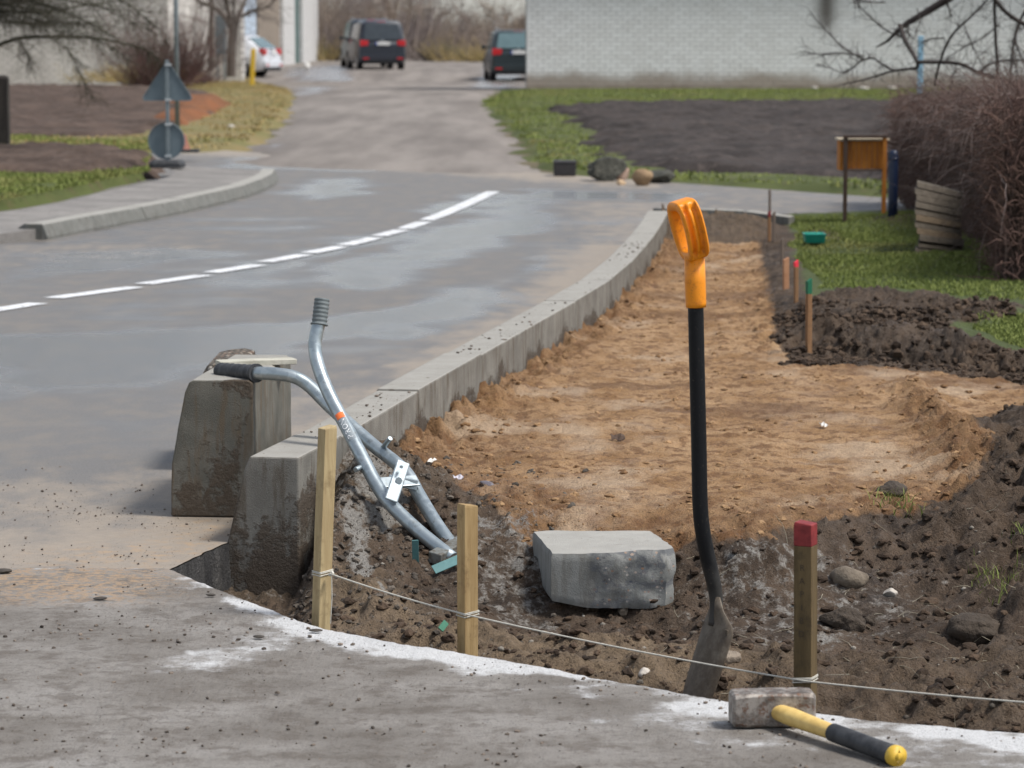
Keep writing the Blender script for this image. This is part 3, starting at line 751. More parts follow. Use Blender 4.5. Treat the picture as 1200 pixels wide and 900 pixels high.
def grass_on(name, poly, n_, zf, h, wid, mat, seed, ragged=.3, hole=None, dens=None):
    r = np.random.default_rng(seed)
    xs = [p[0] for p in poly]; ys = [p[1] for p in poly]
    X = r.uniform(min(xs), max(xs), n_ * 4); Y = r.uniform(min(ys), max(ys), n_ * 4)
    ok = sdist(X, Y, poly) + ragged * fbm(X, Y, .9, 4, seed) > .05
    if hole is not None:
        for hp in (hole if isinstance(hole[0], list) else [hole]): ok &= sdist(X, Y, hp) + .15 * fbm(X, Y, 2, 3, 3) < 0
    if 'lawn' not in name: ok &= fbm(X, Y, 1.3, 3, seed + 2) > -.42
    X, Y = X[ok][:n_], Y[ok][:n_]
    Z = zf(X, Y)
    H = h * r.uniform(.4, 1.2, len(X)) * (1 + .5 * fbm(X, Y, .8, 3, seed + 9))
    return kind(blades(name, mat, np.stack([X, Y, Z - .004], 1), H, wid, seed, .7), 'stuff')
# lane up to the yard
laneP = P([(255, 196), (300, 170), (332, 145), (342, 118), (338, 100), (318, 90), (250, 83), (380, 68), (640, 66), (660, 100), (590, 104), (574, 112), (568, 122), (585, 142), (604, 166), (618, 188), (640, 203), (560, 206), (400, 200)])
gx = np.arange(-14, 3.5, .16); gy = 24.5 * (175 / 24.5) ** np.linspace(0, 1, 260)
X, Y = np.meshgrid(gx, gy); sd = sdist(X, Y, laneP) + (.18 + .004 * Y) * fbm(X, Y, .7, 4, 51)
sd = np.maximum(sd, smooth(118, 124, Y) * 5 - 2.4)
E = smooth(-.5, .5, sd); Z = far_h(X, Y) - .08 + E * .10 + .010 * fbm(X, Y, .9, 3, 52)
wet = np.zeros_like(X)
for q in ([(335, 96), (400, 92), (395, 112), (340, 112)], [(300, 160), (345, 158), (345, 180), (300, 180)], [(330, 78), (420, 74), (420, 86), (330, 86)], [(560, 78), (620, 76), (610, 100), (540, 96)]):
    wet = np.maximum(wet, .8 * smooth(-.4, .6, sdist(X, Y, P(q)) + .5 * fbm(X, Y, .6, 3, 53)))
F = gridf(*X.shape); kf = (sd.ravel() > -.7)[F].any(1)
kind(np_mesh('gravel_lane', np.stack([X, Y, Z], -1).reshape(-1, 3), F[kf], GRAVEL, attrs=dict(wet=wet.ravel())))
fz = lambda lift: (lambda X, Y: far_h(X, Y) + lift)
# right of the lane
rlP = P([(566, 120), (590, 107), (640, 103), (900, 100), (1250, 97), (1250, 212), (1040, 229), (900, 220), (780, 214), (660, 202), (632, 190), (612, 165), (590, 142)])
patch('grass_verge', rlP, TURF, .04, (.10, .30), amp=.015, sc_=.8, seed=60)
plotR = P([(655, 130), (700, 126), (900, 124), (1250, 121), (1250, 206), (1060, 217), (900, 211), (790, 207), (735, 200), (705, 178), (675, 150)])
patch('ploughed_plot', plotR, PLOUGH, .09, (.05, .11), amp=.085, sc_=1.5, seed=61, ragged=.5, edge=.35)
grass_on('grass', rlP, 60000, fz(.035), .036, .012, BLADE, 62, hole=plotR)
# left of the lane
llP = P([(-200, 92), (60, 88), (290, 84), (318, 92), (338, 106), (338, 125), (322, 148), (296, 168), (255, 180), (-200, 176)])
patch('grass_bank', llP, DRYTURF, .05, (.12, .3), amp=.03, sc_=.7, seed=63)
plotL = P([(-200, 99), (20, 98), (180, 104), (250, 112), (268, 122), (225, 150), (170, 163), (100, 166), (-200, 162)])
patch('ploughed_plot', plotL, PLOUGHL, .10, (.06, .14), amp=.07, sc_=1.3, seed=64, ragged=.4, edge=.35)
rustP = P([(170, 122), (262, 122), (265, 128), (235, 146), (215, 152), (175, 148), (205, 135)])
patch('rust_coloured_earth', rustP, RUST, .18, (.06, .14), amp=.05, sc_=1.2, seed=66, ragged=.2, edge=.3)
grass_on('dry_grass', llP, 30000, fz(.05), .034, .016, DRYBLADE, 67, hole=plotL)
vgP = P([(-200, 160), (20, 163), (120, 168), (180, 166), (205, 176), (150, 182), (-200, 177)])
grass_on('grass', vgP, 12000, fz(.04), .04, .012, BLADE, 68)
# grass corner in the left foreground
lgP = P([(-260, 200), (-100, 188), (40, 184), (120, 186), (185, 196), (176, 210), (115, 224), (75, 235), (-10, 249), (-160, 262)])
patch('grass_corner', lgP, TURF, .11, (.03, .07), amp=.02, sc_=1.2, seed=69, ragged=.05, edge=.10)
dsP = P([(-260, 186), (60, 186), (130, 188), (182, 198), (165, 213), (110, 218), (60, 222), (0, 218), (-260, 225)])
patch('bare_soil', dsP, PLOUGHL, .155, (.03, .07), amp=.05, sc_=2.2, seed=70, ragged=.25, edge=.2)
grass_on('grass', lgP, 22000, fz(.11), .04, .006, BLADE, 71, ragged=.0, hole=dsP)
grass_on('grass', P([(-260, 262), (-10, 252), (75, 237), (120, 226), (185, 212), (180, 206), (110, 218), (60, 226), (-20, 238), (-260, 245)]), 7000, fz(.09), .035, .006, BLADE, 171, ragged=.05)
# lawn by the dug site
grass_on('lawn_grass', [Vector((p.x, p.y, 0)) for p in P([(916, 248), (920, 300), (935, 334), (1050, 332), (1130, 342), (1260, 350), (1260, 240)], .14)], 56000, lambda X, Y: dig(X, Y), .020, .0035, BLADE, 72, ragged=.12)
grass_on('lawn_grass', P([(1120, 372), (1200, 364), (1300, 362), (1300, 408), (1190, 404), (1145, 392)], .14), 9000, lambda X, Y: dig(X, Y), .022, .0035, BLADE, 73, ragged=.12)

# ================================================================== clods, crumbs, pebbles
def scat(n_, box, keep, zoff, smin, smax, seed, pw=2.2):
    r = np.random.default_rng(seed)
    X = r.uniform(box[0], box[1], n_ * 6); Y = r.uniform(box[2], box[3], n_ * 6)
    ok = keep(X, Y, r); X, Y = X[ok][:n_], Y[ok][:n_]
    S = smin + (smax - smin) * r.uniform(0, 1, len(X)) ** (pw * 2)
    return np.stack([X, Y, zoff(X, Y) + S * .15], 1), S
def mudkeep(X, Y, r):
    z, a = dig(X, Y, True)
    return (z > -.3) & (a['sand'] < .4) & (a['grass'] < .5) & (np.abs(X) < Y / 5.4) & (fbm(X, Y, 2.6, 3, 80) + r.uniform(-.35, .35, len(X)) > -.1) & (X > kx(Y) + .02)
def mk2(X, Y, r):
    z, a = dig(X, Y, True)
    ok = mudkeep(X, Y, r)
    pil_ = np.exp(-(np.maximum(X - kx(Y), 0) / .30) ** 2) * np.exp(-((Y - 7.65) / .6) ** 2)
    return ok & (r.uniform(0, 1, len(X)) > .8 * np.clip(a['pale'] * 1.6, 0, 1)) & (r.uniform(0, 1, len(X)) > 1.1 * pil_)
p, S = scat(16000, (-.6, 1.5, 5.2, 8.5), mk2, lambda X, Y: dig(X, Y) - .001, .0012, .015, 81, 7)
kind(scatter('soil_clods', CLOD, p, S, 82, 2, .8, .62, flat=True, nvar=14), 'stuff')
p, S = scat(9000, (.5, 2.6, 9.2, 12.6), lambda X, Y, r: mudkeep(X, Y, r) & (X > .9), dig, .003, .022, 83, 4.0)
kind(scatter('soil_clods', CLOD, p, S, 84, 1, .6, .8, flat=True), 'stuff')
def pilekeep(X, Y, r):
    z = dig(X, Y); q = np.exp(-(np.maximum(X - kx(Y), 0) / .34) ** 2) * np.exp(-((Y - 7.4) / .8) ** 2)
    return (z > -.3) & (np.abs(X) < Y / 5.4) & (r.uniform(0, 1, len(X)) < q) & (X > kx(Y) + .01)
p, S = scat(6000, (-.55, .3, 6.3, 8.6), pilekeep, lambda X, Y: dig(X, Y) - .001, .0012, .009, 181, 4)
kind(scatter('soil_clods', clod_mat('grey_brown_clod', (.05, .04, .032), (.16, .135, .11)), p, S, 182, 2, .8, .7, flat=True), 'stuff')
def sandkeep(X, Y, r):
    z, a = dig(X, Y, True)
    e = .9 * np.exp(-(np.maximum(X - kx(Y), 0) / .12) ** 2)
    m = smooth(-.02, .15, sdist(X, Y, moundP))
    f = np.exp(-((sdist(X, Y, sandP) - .06) / .22) ** 2) * (Y < 9.6)
    return (z > -.3) & (a['sand'] > .35) & (np.abs(X) < Y / 5.4) & (r.uniform(0, 1, len(X)) < np.clip(.07 + .7 * (fbm(X, Y * 1.5, 2.2, 3, 88) > .25) + e + m + f, 0, 1)) & (X > kx(Y) + .012)
p, S = scat(20000, (-.3, 2.6, 7.0, 19), sandkeep, lambda X, Y: dig(X, Y) - .001, .0014, .014, 85, 7)
kind(scatter('sand_clods', SANDCLOD, p, S, 86, 2, .7, .5, flat=True), 'stuff')
def pavekeep(X, Y, r):
    d = pey(X) - Y
    return (d > .004) & (np.abs(X) < Y / 5.4) & (fbm(X, Y, 3, 3, 87) + r.uniform(-.5, .5, len(X)) > .05 - .3 * np.exp(-d / .15)) & ((X > A_.x) | (Y < A_.y - .01))
p, S = scat(7500, (-1.4, 1.3, 4.6, 6.9), pavekeep, lambda X, Y: 0 * X + .005, .0006, .0052, 88, 9)
kind(scatter('soil_crumbs', CRUMB, p, S, 89, 1, .5, .6, flat=True), 'stuff')
p, S = scat(5000, (-2.0, -.2, 6.85, 9.5), lambda X, Y, r: (X < kx(Y) - KW - .01) & ((Y > B_.y) | (X < A_.x + (B_.x - A_.x) * (Y - A_.y) / (B_.y - A_.y) - .01)) & (np.abs(X) < Y / 5.4) & (fbm(X, Y, 2, 3, 90) + r.uniform(-.4, .4, len(X)) > .0 + .22 * (Y - 6.9)), lambda X, Y: 0 * X + .002, .0006, .0045, 91, 9)
kind(scatter('soil_crumbs', CRUMB, p, S, 92, 1, .5, .6, flat=True), 'stuff')
p, S = scat(900, (-.5, 1.5, 5.4, 7.6), mudkeep, lambda X, Y: dig(X, Y) - .002, .002, .010, 93, 4)
kind(scatter('pebbles', PEBBLE, p, S, 94, 1, .25, .7), 'stuff')
r_ = np.random.default_rng(95); q = []
for i in range(500):
    s_ = r_.uniform(0, .75) * PL[-1]; y_ = float(np.interp(s_, PL, KY)); q.append((float(kx(y_)) - r_.uniform(.004, .118), y_, KT + .0005))
kind(scatter('soil_crumbs', CRUMB, np.array(q), .0012 + .007 * r_.uniform(0, 1, 500) ** 8, 96, 1, .5, .45, flat=True), 'stuff')
# dead straw and roots in the churned earth
n_ = 260; X = r_.uniform(.1, 1.4, n_ * 4); Y = r_.uniform(5.6, 8, n_ * 4); z, a = dig(X, Y, True); ok = (a['sand'] < .3) & (z > -.3) & (X > .1 + .5 * r_.uniform(0, 1, n_ * 4)); X, Y, z = X[ok][:n_], Y[ok][:n_], z[ok][:n_]
D = r_.normal(size=(len(X), 3)); D[:, 2] = np.abs(D[:, 2]) * .35
V, F, _ = twigs(np.stack([X, Y, z], 1), D, r_.uniform(.03, .12, len(X)), .0010, .8, .3, 4, 97)
kind(np_mesh('straw_and_roots', V, F, simple('straw', (.22, .19, .13), (.34, .31, .24), 8, .8, 0)), 'stuff')
gp = []
for (a_, b_, m_) in ((1045, 605, 45), (1062, 612, 30), (1150, 655, 40), (1180, 660, 40), (1165, 668, 25), (1190, 640, 25)):
    c_ = at(a_, b_, .03)
    for i in range(m_):
        x_, y_ = c_.x + r_.normal() * .022, c_.y + r_.normal() * .05; gp.append((x_, y_, dz(x_, y_)))
kind(blades('grass_tufts', BLADE, np.array(gp), r_.uniform(.012, .04, len(gp)), .0014, 98, 1.4), 'stuff')
# ================================================================== foreground things
def wood(name, a, b, dirt, ax=2, scale=1.0):
    n = NM(name); v = n.obj(); s3 = [9.0, 9.0, 9.0]; s3[ax] = .9
    g = n.noise(n.map(v, s3), 6 * scale, 5, .6, .6); h = n.noise(v, 22, 5, .7); f = n.noise(n.map(v, [q * 5 for q in s3]), 8, 3, .6)
    c = n.mix(n.mapr(g, .32, .68), a, b); c = n.mix(n.math('MULTIPLY', n.mapr(h, .5, .7), .6), c, dirt)
    return n.done(c, .78, n.bump(f, .35, .002), 0, .3)
STAKE = wood('stake_wood', (.30, .195, .085), (.43, .30, .145), (.17, .105, .05))
STAKEP = wood('pale_stake_wood', (.34, .25, .13), (.46, .36, .20), (.20, .14, .07))
STAKED = wood('weathered_stake_wood', (.085, .058, .026), (.13, .09, .042), (.05, .036, .02))
REDP = simple('red_marking_paint', (.13, .010, .012), (.26, .03, .03), 60, .6, .3, .001)
INK = simple('black_marker_ink', (.045, .032, .02), (.065, .048, .03), 40, .8, 0)
STRING = simple('white_string', (.42, .40, .35), (.58, .56, .50), 90, .9, .3, .0005)
def stake(name, label, px, pyb, pyt, w, Y, mat, rot=.5, red=0.0, green=None, lean=0.0, group='marker stakes', d=None, tipmat=None, topcut=.006):
    base = atd(px, pyb, Y); top = atd(px + lean, pyt, Y)
    gz = dz(base.x, base.y); H = top.z - gz
    t = thing(name, label, 'stake', (base.x, base.y, gz), 0, group)
    q = Matrix.Rotation(rot, 3, 'Z'); d = d or w
    rings = []
    hs = [-.15, -.02, H * .3, H * .6, (H - red if red else H * .85), H - .004, H]
    for i, hh in enumerate(hs):
        s_ = .93 if i == len(hs) - 1 else 1.0
        c_ = base + (top - base) * max(0, hh / H); c_.z = gz + hh
        wob = random.uniform(-.0006, .0006)
        rings.append([c_ + q @ Vector((a * w / 2 * s_ + wob, b * d / 2 * s_, topcut * a if i == len(hs) - 1 else 0)) for a, b in ((-1, -1), (1, -1), (1, 1), (-1, 1))])
    mb = MB(); k = len(rings)
    if tipmat:
        mb.loft(rings[:5], smooth=False); mt = MB(); mt.loft([[p_ for p_ in rr] for rr in rings[4:]], smooth=False)
        build('post', mb, mat, t, bevel=.0015); build('painted_tip', mt, tipmat, t, bevel=.0015)
    else:
        mb.loft(rings, smooth=False); build('post', mb, mat, t, bevel=.0015)
    return t, base, top, q
s1 = stake('wooden_stake', 'tall pale wooden stake leaning in front of the front kerb stone', 374, 738, 500, .030, 6.52, STAKEP, .62, lean=10, topcut=.003)
s2 = stake('wooden_stake', 'short square wooden stake between the kerb lifter and the concrete chunk', 548, 770, 591, .032, 6.24, STAKE, .55, topcut=-.002)
s3 = stake('wooden_stake', 'red topped wooden stake with handwritten letters behind the sledgehammer', 944, 818, 612, .036, 5.79, STAKED, -.42, red=.044, tipmat=REDP, topcut=-.002)
# letters written down the stake
V, F = [], []
rt = s3[3]; mb = MB()
face_n = rt @ Vector((0, -1, 0)); face_u = rt @ Vector((1, 0, 0))
for i, ch in enumerate('RAP1BD'):
    v_, f_ = text_mesh(ch, .017)
    zc = atd(940, 664 + i * 15.5, 5.79).z
    c_ = Vector((s3[1].x, s3[1].y, 0)) + face_n * (.018 + .0018) - face_u * .003
    mb.add([c_ + face_u * (p.y * .9) * -1 * -1 * .0 + face_u * p.x * .95 + Vector((0, 0, zc + p.y)) for p in v_], f_)
build('lettering', mb, INK, s3[0], fix=False)
# string
sp = [at(0, 0, 0)] * 0
def onstake(st, py, Y):
    p = atd(0, py, Y); f = (p.z - ROOT[st[0].name].z) / (st[2].z - ROOT[st[0].name].z)
    c_ = st[1] + (st[2] - st[1]) * f; c_.z = p.z; return c_
a1_, a2_, a3_ = onstake(s1, 670, 6.52), onstake(s2, 718, 6.24), onstake(s3, 795, 5.79)
mb = MB()
f_ = Vector((0, -.0235, 0))
def span(a, b, sag, n=14): return [a + (b - a) * (i / n) - Vector((0, 0, sag * 4 * (i / n) * (1 - i / n))) for i in range(n + 1)]
end = atd(1330, 832, 5.35)
mb.tube(span(a1_ + f_ + Vector((.017, 0, 0)), a2_ + f_, .004) + span(a2_ + f_, a3_ + f_ * 1.1, .006)[1:] + span(a3_ + f_ * 1.1, end, .004)[1:], .0017, 6)
for st, c_, w in ((s1, a1_, .030), (s2, a2_, .032), (s3, a3_, .036)):
    q = st[3]
    for z_ in (-.004, .001, .0035):
        mb.tube([c_ + q @ Vector((a * (w / 2 + .001), b * (w / 2 + .001), z_ + .002 * a)) for a, b in ((-1, -1), (1, -1), (1, 1), (-1, 1), (-1, -1))], .0014, 5)
mb.tube([a1_ + Vector((.02, -.018, 0)), a1_ + Vector((.021, -.02, -.05)), a1_ + Vector((.017, -.018, -.11))], .0012, 5)
mb.tube([a1_ + Vector((.016, -.02, -.004)), a1_ + Vector((.024, -.024, .003))], .004, 6)
tag(build('string', mb, STRING, fix=False), 'white string line tied along the three wooden stakes', 'string')

# ---- shovel
SY = 6.14
nd = Vector((.92, .39, 0)).normalized(); wd = Vector((.39, -.92, 0)).normalized()
shx = atd(818, 500, SY)
def sp_(px, py):                 # a point in the shovel's middle plane seen at this photo place
    p = atd(px, py, SY); t_ = (p.x - shx.x) / nd.x
    return shx + nd * t_ + Vector((0, 0, p.z - shx.z))
BLK = simple('black_painted_steel', (.010, .011, .013), (.026, .027, .029), 40, .38, .25, .0006)
n = NM('orange_plastic'); v = n.obj(); g = n.noise(v, 60, 5, .7)
g2_ = n.noise(v, 320, 3, .7)
ORG = n.done(n.mix(n.math('MULTIPLY', n.mapr(g2_, .60, .70), .55), n.mix(n.mapr(g, .5, .75), (.80, .265, .006), (.50, .15, .010)), (.16, .075, .03)), .46, n.bump(n.noise(v, 260, 3, .6), .25, .0008), 0, .45)
n = NM('muddy_steel'); v = n.pos(); g = n.noise(v, 26, 6, .7); h = n.noise(n.map(v, (1, 1, .3)), 70, 4, .6)
MSTEEL = n.done(n.mix(n.mapr(g, .35, .6), n.mix(h, (.10, .082, .062), (.19, .16, .125)), n.mix(h, (.05, .037, .026), (.12, .092, .064))), .62, n.bump(g, .5, .003), .25, .5)
n = NM('worn_black_shaft'); v = n.pos(); z_ = n.sep(v, 2); g = n.noise(v, 34, 5, .7)
wr = n.mapr(n.math('ADD', z_, n.math('MULTIPLY', n.math('SUBTRACT', g, .5), .25)), .24, .04)
fl_ = n.mapr(n.noise(v, 240, 3, .7), .64, .72)
SHAFT = n.done(n.mix(n.math('MULTIPLY', fl_, .6), n.mix(wr, (.004, .0045, .006), n.mix(g, (.025, .026, .028), (.085, .078, .068))), (.17, .14, .105)), .5, n.bump(g, .2, .001), 0, .25)
base = sp_(818, 812); gz = dz(base.x, base.y)
sh = thing('shovel', 'black shafted shovel with orange D handle standing in the dug earth', 'shovel', (base.x, base.y, gz))
mb = MB()
path = curve([sp_(815, 352), sp_(816.5, 420), sp_(819, 520), sp_(820.5, 590), sp_(824, 625), sp_(831, 660), sp_(838, 690), sp_(840, 712), sp_(837, 735)], 5)
kk = len(path)
mb.tube(path, [.0158 if i < kk * .62 else .0158 - .004 * (i - kk * .62) / (kk * .38) for i in range(kk)], 16)
build('shaft', mb, SHAFT, sh)
mb = MB()
mb.tube([sp_(813.5, 300), sp_(814.5, 330), sp_(815.5, 355), sp_(815.6, 360)], [.0205, .0212, .0208, .0203], 18)
build('socket', mb, ORG, sh)
# D handle: a closed channel-section ring
axis = (sp_(798, 240) - sp_(814, 302)).normalized()       # towards the top of the grip
cen = sp_(806.5, 268.5); wd_s = wd; wd = Vector((.27, -.963, 0)); nrm = axis.cross(wd).normalized()
if nrm.dot(nd) < 0: nrm = -nrm
mb = MB(); NR = 64; rings = []
for i in range(NR):
    t_ = 2 * PI * i / NR; c_, s_ = math.cos(t_), math.sin(t_); e_ = 2 / 3.4
    cx = math.copysign(abs(c_) ** e_, c_) * .044; cz = math.copysign(abs(s_) ** e_, s_) * .0535
    cx *= 1.0 - .16 * max(0, -cz / .0535)
    p = cen + wd * cx + axis * cz
    o_ = (wd * c_ * 1.1 + axis * s_).normalized()
    side = smooth(.34, .52, abs(c_)) * smooth(.90, .72, s_)
    dp = .015 * side; wt_ = .0200; ro = .0085
    prof = [(-wt_, -ro), (-wt_ - .0015, 0), (-wt_, ro - .002), (-wt_ + .003, ro), (-.0165, ro), (-.0155, ro - dp), (-.0040, ro - dp), (-.0034, ro - dp * .55), (.0034, ro - dp * .55), (.0040, ro - dp),
            (.0155, ro - dp), (.0165, ro), (wt_ - .003, ro), (wt_, ro - .002), (wt_ + .0015, 0), (wt_, -ro), (wt_ - .006, -ro - .003), (-wt_ + .006, -ro - .003)]
    rings.append([p + nrm * a + o_ * b for a, b in prof])
rings.append(rings[0])
mb.loft(rings, caps=False)
o = build('handle_grip', mb, ORG, sh); wd = wd_s
# blade: folded steel spade, dished, set obliquely
mb = MB(); rings = []
for v_, hw, py_, px_ in ((0, .018, 700, 840), (.05, .028, 716, 842), (.10, .058, 731, 844), (.15, .066, 741, 842.5), (.45, .066, 772, 832.5), (.75, .064, 802, 822.5), (1.0, .052, 835, 811), (1.2, .03, 860, 803)):
    c_ = sp_(px_, py_); rr = []
    for j in range(9):
        a = j / 4 - 1
        rr.append(c_ + wd * a * hw - nd * (.022 * (1 - a * a)) * (.4 + .6 * min(1, v_ * 5)) )
    back = [q - nd * .0026 for q in rr[::-1]]
    rings.append(rr + back)
mb.loft(rings); build('blade', mb, MSTEEL, sh)
for sg in (-1, 1):
    mb = MB(); mb.box(sp_(841, 738) + wd * sg * .042 + nd * -.004, (.004, .030, .012), Matrix((nd, wd, Vector((0, 0, 1)))).transposed())
    build('foot_tread', mb, MSTEEL, sh, bevel=.001)

# ---- kerb lifting tongs
n = NM('galvanised_steel'); v = n.obj(); vo = n.vor(v, 60); g = n.noise(v, 40, 5, .65); w_ = n.noise(v, 150, 3, .7)
c = n.mix(n.sep(vo.outputs['Color'], 0), (.30, .35, .375), (.42, .47, .49)); c = n.mix(n.math('MULTIPLY', n.mapr(g, .56, .72), .6), c, (.17, .17, .16))
GALV = n.done(c, n.math('ADD', .26, n.math('MULTIPLY', g, .3)), n.bump(w_, .15, .0006), .75, .5)
RUB = simple('black_rubber', (.012, .013, .016), (.060, .062, .066), 36, .6, .4, .001)
RUBG = simple('dusty_rubber', (.10, .12, .125), (.16, .18, .185), 50, .6, .4, .0008)
ft = atd(528, 655, 7.32)
kt_ = thing('kerb_lifter', 'galvanised two handled kerb lifting tongs leaning on the front kerb', 'hand tool', (ft.x, ft.y, dz(ft.x, ft.y)))
tr = .0172
A = curve([atd(375.5, 372, 7.80), atd(371.5, 388, 7.79), atd(369, 406, 7.78), atd(372.5, 427, 7.76), atd(384, 458, 7.72), atd(403, 495, 7.66), atd(424, 535, 7.58), atd(440, 566, 7.52), atd(457, 590, 7.47), atd(490, 622, 7.40), atd(531, 655, 7.32)], 6)
B = curve([atd(298, 437, 7.92), atd(325, 438.5, 7.90), atd(345, 442, 7.89), atd(362, 452, 7.88), atd(385, 475, 7.84), atd(408, 496, 7.79), atd(440, 524, 7.72), atd(462, 541, 7.66), atd(478, 557, 7.62), atd(492, 582, 7.56), atd(512, 615, 7.46), atd(536, 648, 7.37)], 6)
mb = MB(); mb.tube(A, tr, 16); ta = build('handle_tube', mb, GALV, kt_)
mb = MB(); mb.tube(B, tr, 16); tb = build('handle_tube', mb, GALV, kt_)
def grip(par, p0, p1, mat, r):
    mb = MB(); d = p1 - p0; pts, rr = [], []
    for i in range(41):
        f = i / 40; pts.append(p0 + d * f)
        q = r * (1 + .035 * math.sin(f * 2 * PI * 6.5)) * (1.0 if .03 < f < .965 else .93)
        if f > .94: q = r * 1.16
        rr.append(q)
    mb.tube(pts, rr, 18); build('grip', mb, mat, par)
grip(ta, atd(377.5, 350, 7.81), atd(374, 381, 7.795), RUBG, .0195)
grip(tb, atd(257.5, 434.5, 8.06), atd(301, 437.3, 7.915), RUB, .0215)
def bar(pa, pb, w, th, nrm_):    # flat bar from a to b, width w across, thickness along nrm_
    d = (pb - pa).normalized(); nn = (nrm_ - d * nrm_.dot(d)).normalized(); u = d.cross(nn)
    q = [(-w / 2, -th / 2), (w / 2, -th / 2), (w / 2, th / 2), (-w / 2, th / 2)]
    mb = MB(); mb.loft([[pa + u * a + nn * b for a, b in q], [pb + u * a + nn * b for a, b in q]], smooth=False); return mb
fw = Vector((.15, -1, .1)).normalized()
o = build('pivot_plate', bar(atd(473, 541, 7.50), atd(458, 587, 7.44), .034, .006, fw), GALV, kt_, bevel=.004)
for px_, py_, r_ in ((467, 563, .0085), (470, 547, .004)):
    c_ = atd(px_, py_, 7.475); mb = MB(); mb.tube([c_, c_ + fw * .011], r_, 8); build('bolt', mb, GALV, o)
build('cross_bar', bar(atd(447, 566, 7.53), atd(490, 563, 7.57), .036, .006, Vector((.1, -.6, .8))), GALV, kt_, bevel=.002)
build('cross_bar', bar(atd(455, 562, 7.56), atd(489, 569, 7.555), .026, .005, fw), GALV, kt_, bevel=.002)
for a_, b_ in ((atd(447, 527, 7.70), atd(457.5, 513.5, 7.67)), (atd(428, 545, 7.57), atd(416.5, 550.5, 7.53))):
    mb = MB(); mb.tube([a_, b_], .0068, 10); build('stop_peg', mb, GALV, kt_, bevel=.001)
n = NM('grimy_steel'); v = n.obj(); g = n.noise(v, 40, 5, .7)
GRIM = n.done(n.mix(n.mapr(g, .4, .65), (.19, .20, .19), (.10, .085, .065)), .6, n.bump(g, .4, .002), .3)
build('clamp_jaw', bar(atd(509, 655, 7.30), atd(546, 634, 7.42), .036, .030, Vector((0, -.3, .9))), GRIM, kt_, bevel=.003)
# sticker on the front tube: orange badge and letters wrapped on the tube
def on_tube(path, s, ang, r):
    L = [0]
    for i in range(1, len(path)): L.append(L[-1] + (path[i] - path[i - 1]).length)
    f = lambda q: Vector([float(np.interp(q, L, [p[k] for p in path])) for k in range(3)])
    c_ = f(s); d = (f(s + .004) - f(s - .004)).normalized()
    e1 = (Vector((0, -1, 0)) - d * Vector((0, -1, 0)).dot(d)).normalized(); e2 = d.cross(e1)
    return c_ + (e1 * math.cos(ang) + e2 * math.sin(ang)) * r
LA = [0]
for i in range(1, len(A)): LA.append(LA[-1] + (A[i] - A[i - 1]).length)
iS = min(range(len(A)), key=lambda i: abs(A[i].z - atd(402, 492, 7.66).z)); sS = LA[iS]
mb = MB(); g_ = [[on_tube(A, sS - .004 + .018 * i / 4, -.75 + 1.35 * j / 8, tr + .0004) for j in range(9)] for i in range(5)]
mb.loft(g_, closed=False, caps=False); stk = build('sticker', mb, simple('orange_sticker', (.75, .14, .03), (.85, .19, .05), 30, .5, 0), kt_)
mb = MB(); g_ = [[on_tube(A, sS + .015 + .075 * i / 10, -.75 + 1.35 * j / 8, tr + .0003) for j in range(9)] for i in range(11)]
mb.loft(g_, closed=False, caps=False); stk2 = build('sticker', mb, simple('grey_sticker', (.22, .25, .27), (.28, .31, .33), 40, .5, 0), kt_)
mb = MB()
for i, ch in enumerate('NORP'):  # read from the lower end up: P R O N
    v_, f_ = text_mesh(ch, .026)
    mb.add([on_tube(A, sS + .026 + i * .0175 - p.x * .85, -.06 + p.y * .78 / tr, tr + .0008) for p in v_], f_)
build('lettering', mb, simple('white_print', (.75, .76, .76), (.85, .86, .86), 30, .5, 0), stk2, fix=False)

# ---- sledgehammer
n = NM('rusty_forged_steel'); v = n.obj(); g = n.noise(v, 26, 6, .7); h = n.noise(v, 90, 4, .7)
c = n.mix(n.mapr(g, .38, .6), (.10, .082, .07), (.32, .29, .26)); c = n.mix(n.math('MULTIPLY', n.mapr(h, .52, .66), .8), c, (.13, .055, .027))
FORG = n.done(c, .58, n.bump(h, .4, .0015), .35, .5)
YEL = simple('yellow_fibreglass', (.52, .34, .10), (.78, .56, .20), 26, .5, .3, .001)
YCAP = simple('yellow_end_cap', (.55, .34, .03), (.66, .44, .06), 60, .5, .2, .0006)
hg = at(905, 853, .006)
ham = thing('sledgehammer', 'sledgehammer with rusty head and yellow handle lying on the pavement edge', 'hammer', (hg.x, hg.y, .006))
w2 = .032
ca, cb = atd(856, 833, hg.y + .02), atd(954, 833, hg.y + .02)
ca.z = cb.z = .006 + w2; d = (cb - ca); d.y += .012; L = d.length; d = d.normalized(); u = Vector((-d.y, d.x, 0))
mb = MB(); rings = []
oct_ = lambda s_, ch: [(-s_ + ch, -s_), (s_ - ch, -s_), (s_, -s_ + ch), (s_, s_ - ch), (s_ - ch, s_), (-s_ + ch, s_), (-s_, s_ - ch), (-s_, -s_ + ch)]
for f, s_, ch in ((0, .026, .008), (.03, .0305, .008), (.16, .0315, .006), (.34, .0305, .004), (.42, .031, .004), (.62, .031, .004), (.7, .0305, .004), (.85, .0315, .006), (.97, .0305, .008), (1, .026, .008)):
    rings.append([ca + d * L * f + u * a + Vector((0, 0, b)) for a, b in oct_(s_, ch)])
mb.loft(rings, smooth=False); build('head', mb, FORG, ham, bevel=.0012)
h0 = atd(914, 836, hg.y); h0.z = .034; h0 = h0 + u * .0
hE = at(1053, 887, .022)
hh = lambda f: h0 + (hE - h0) * f
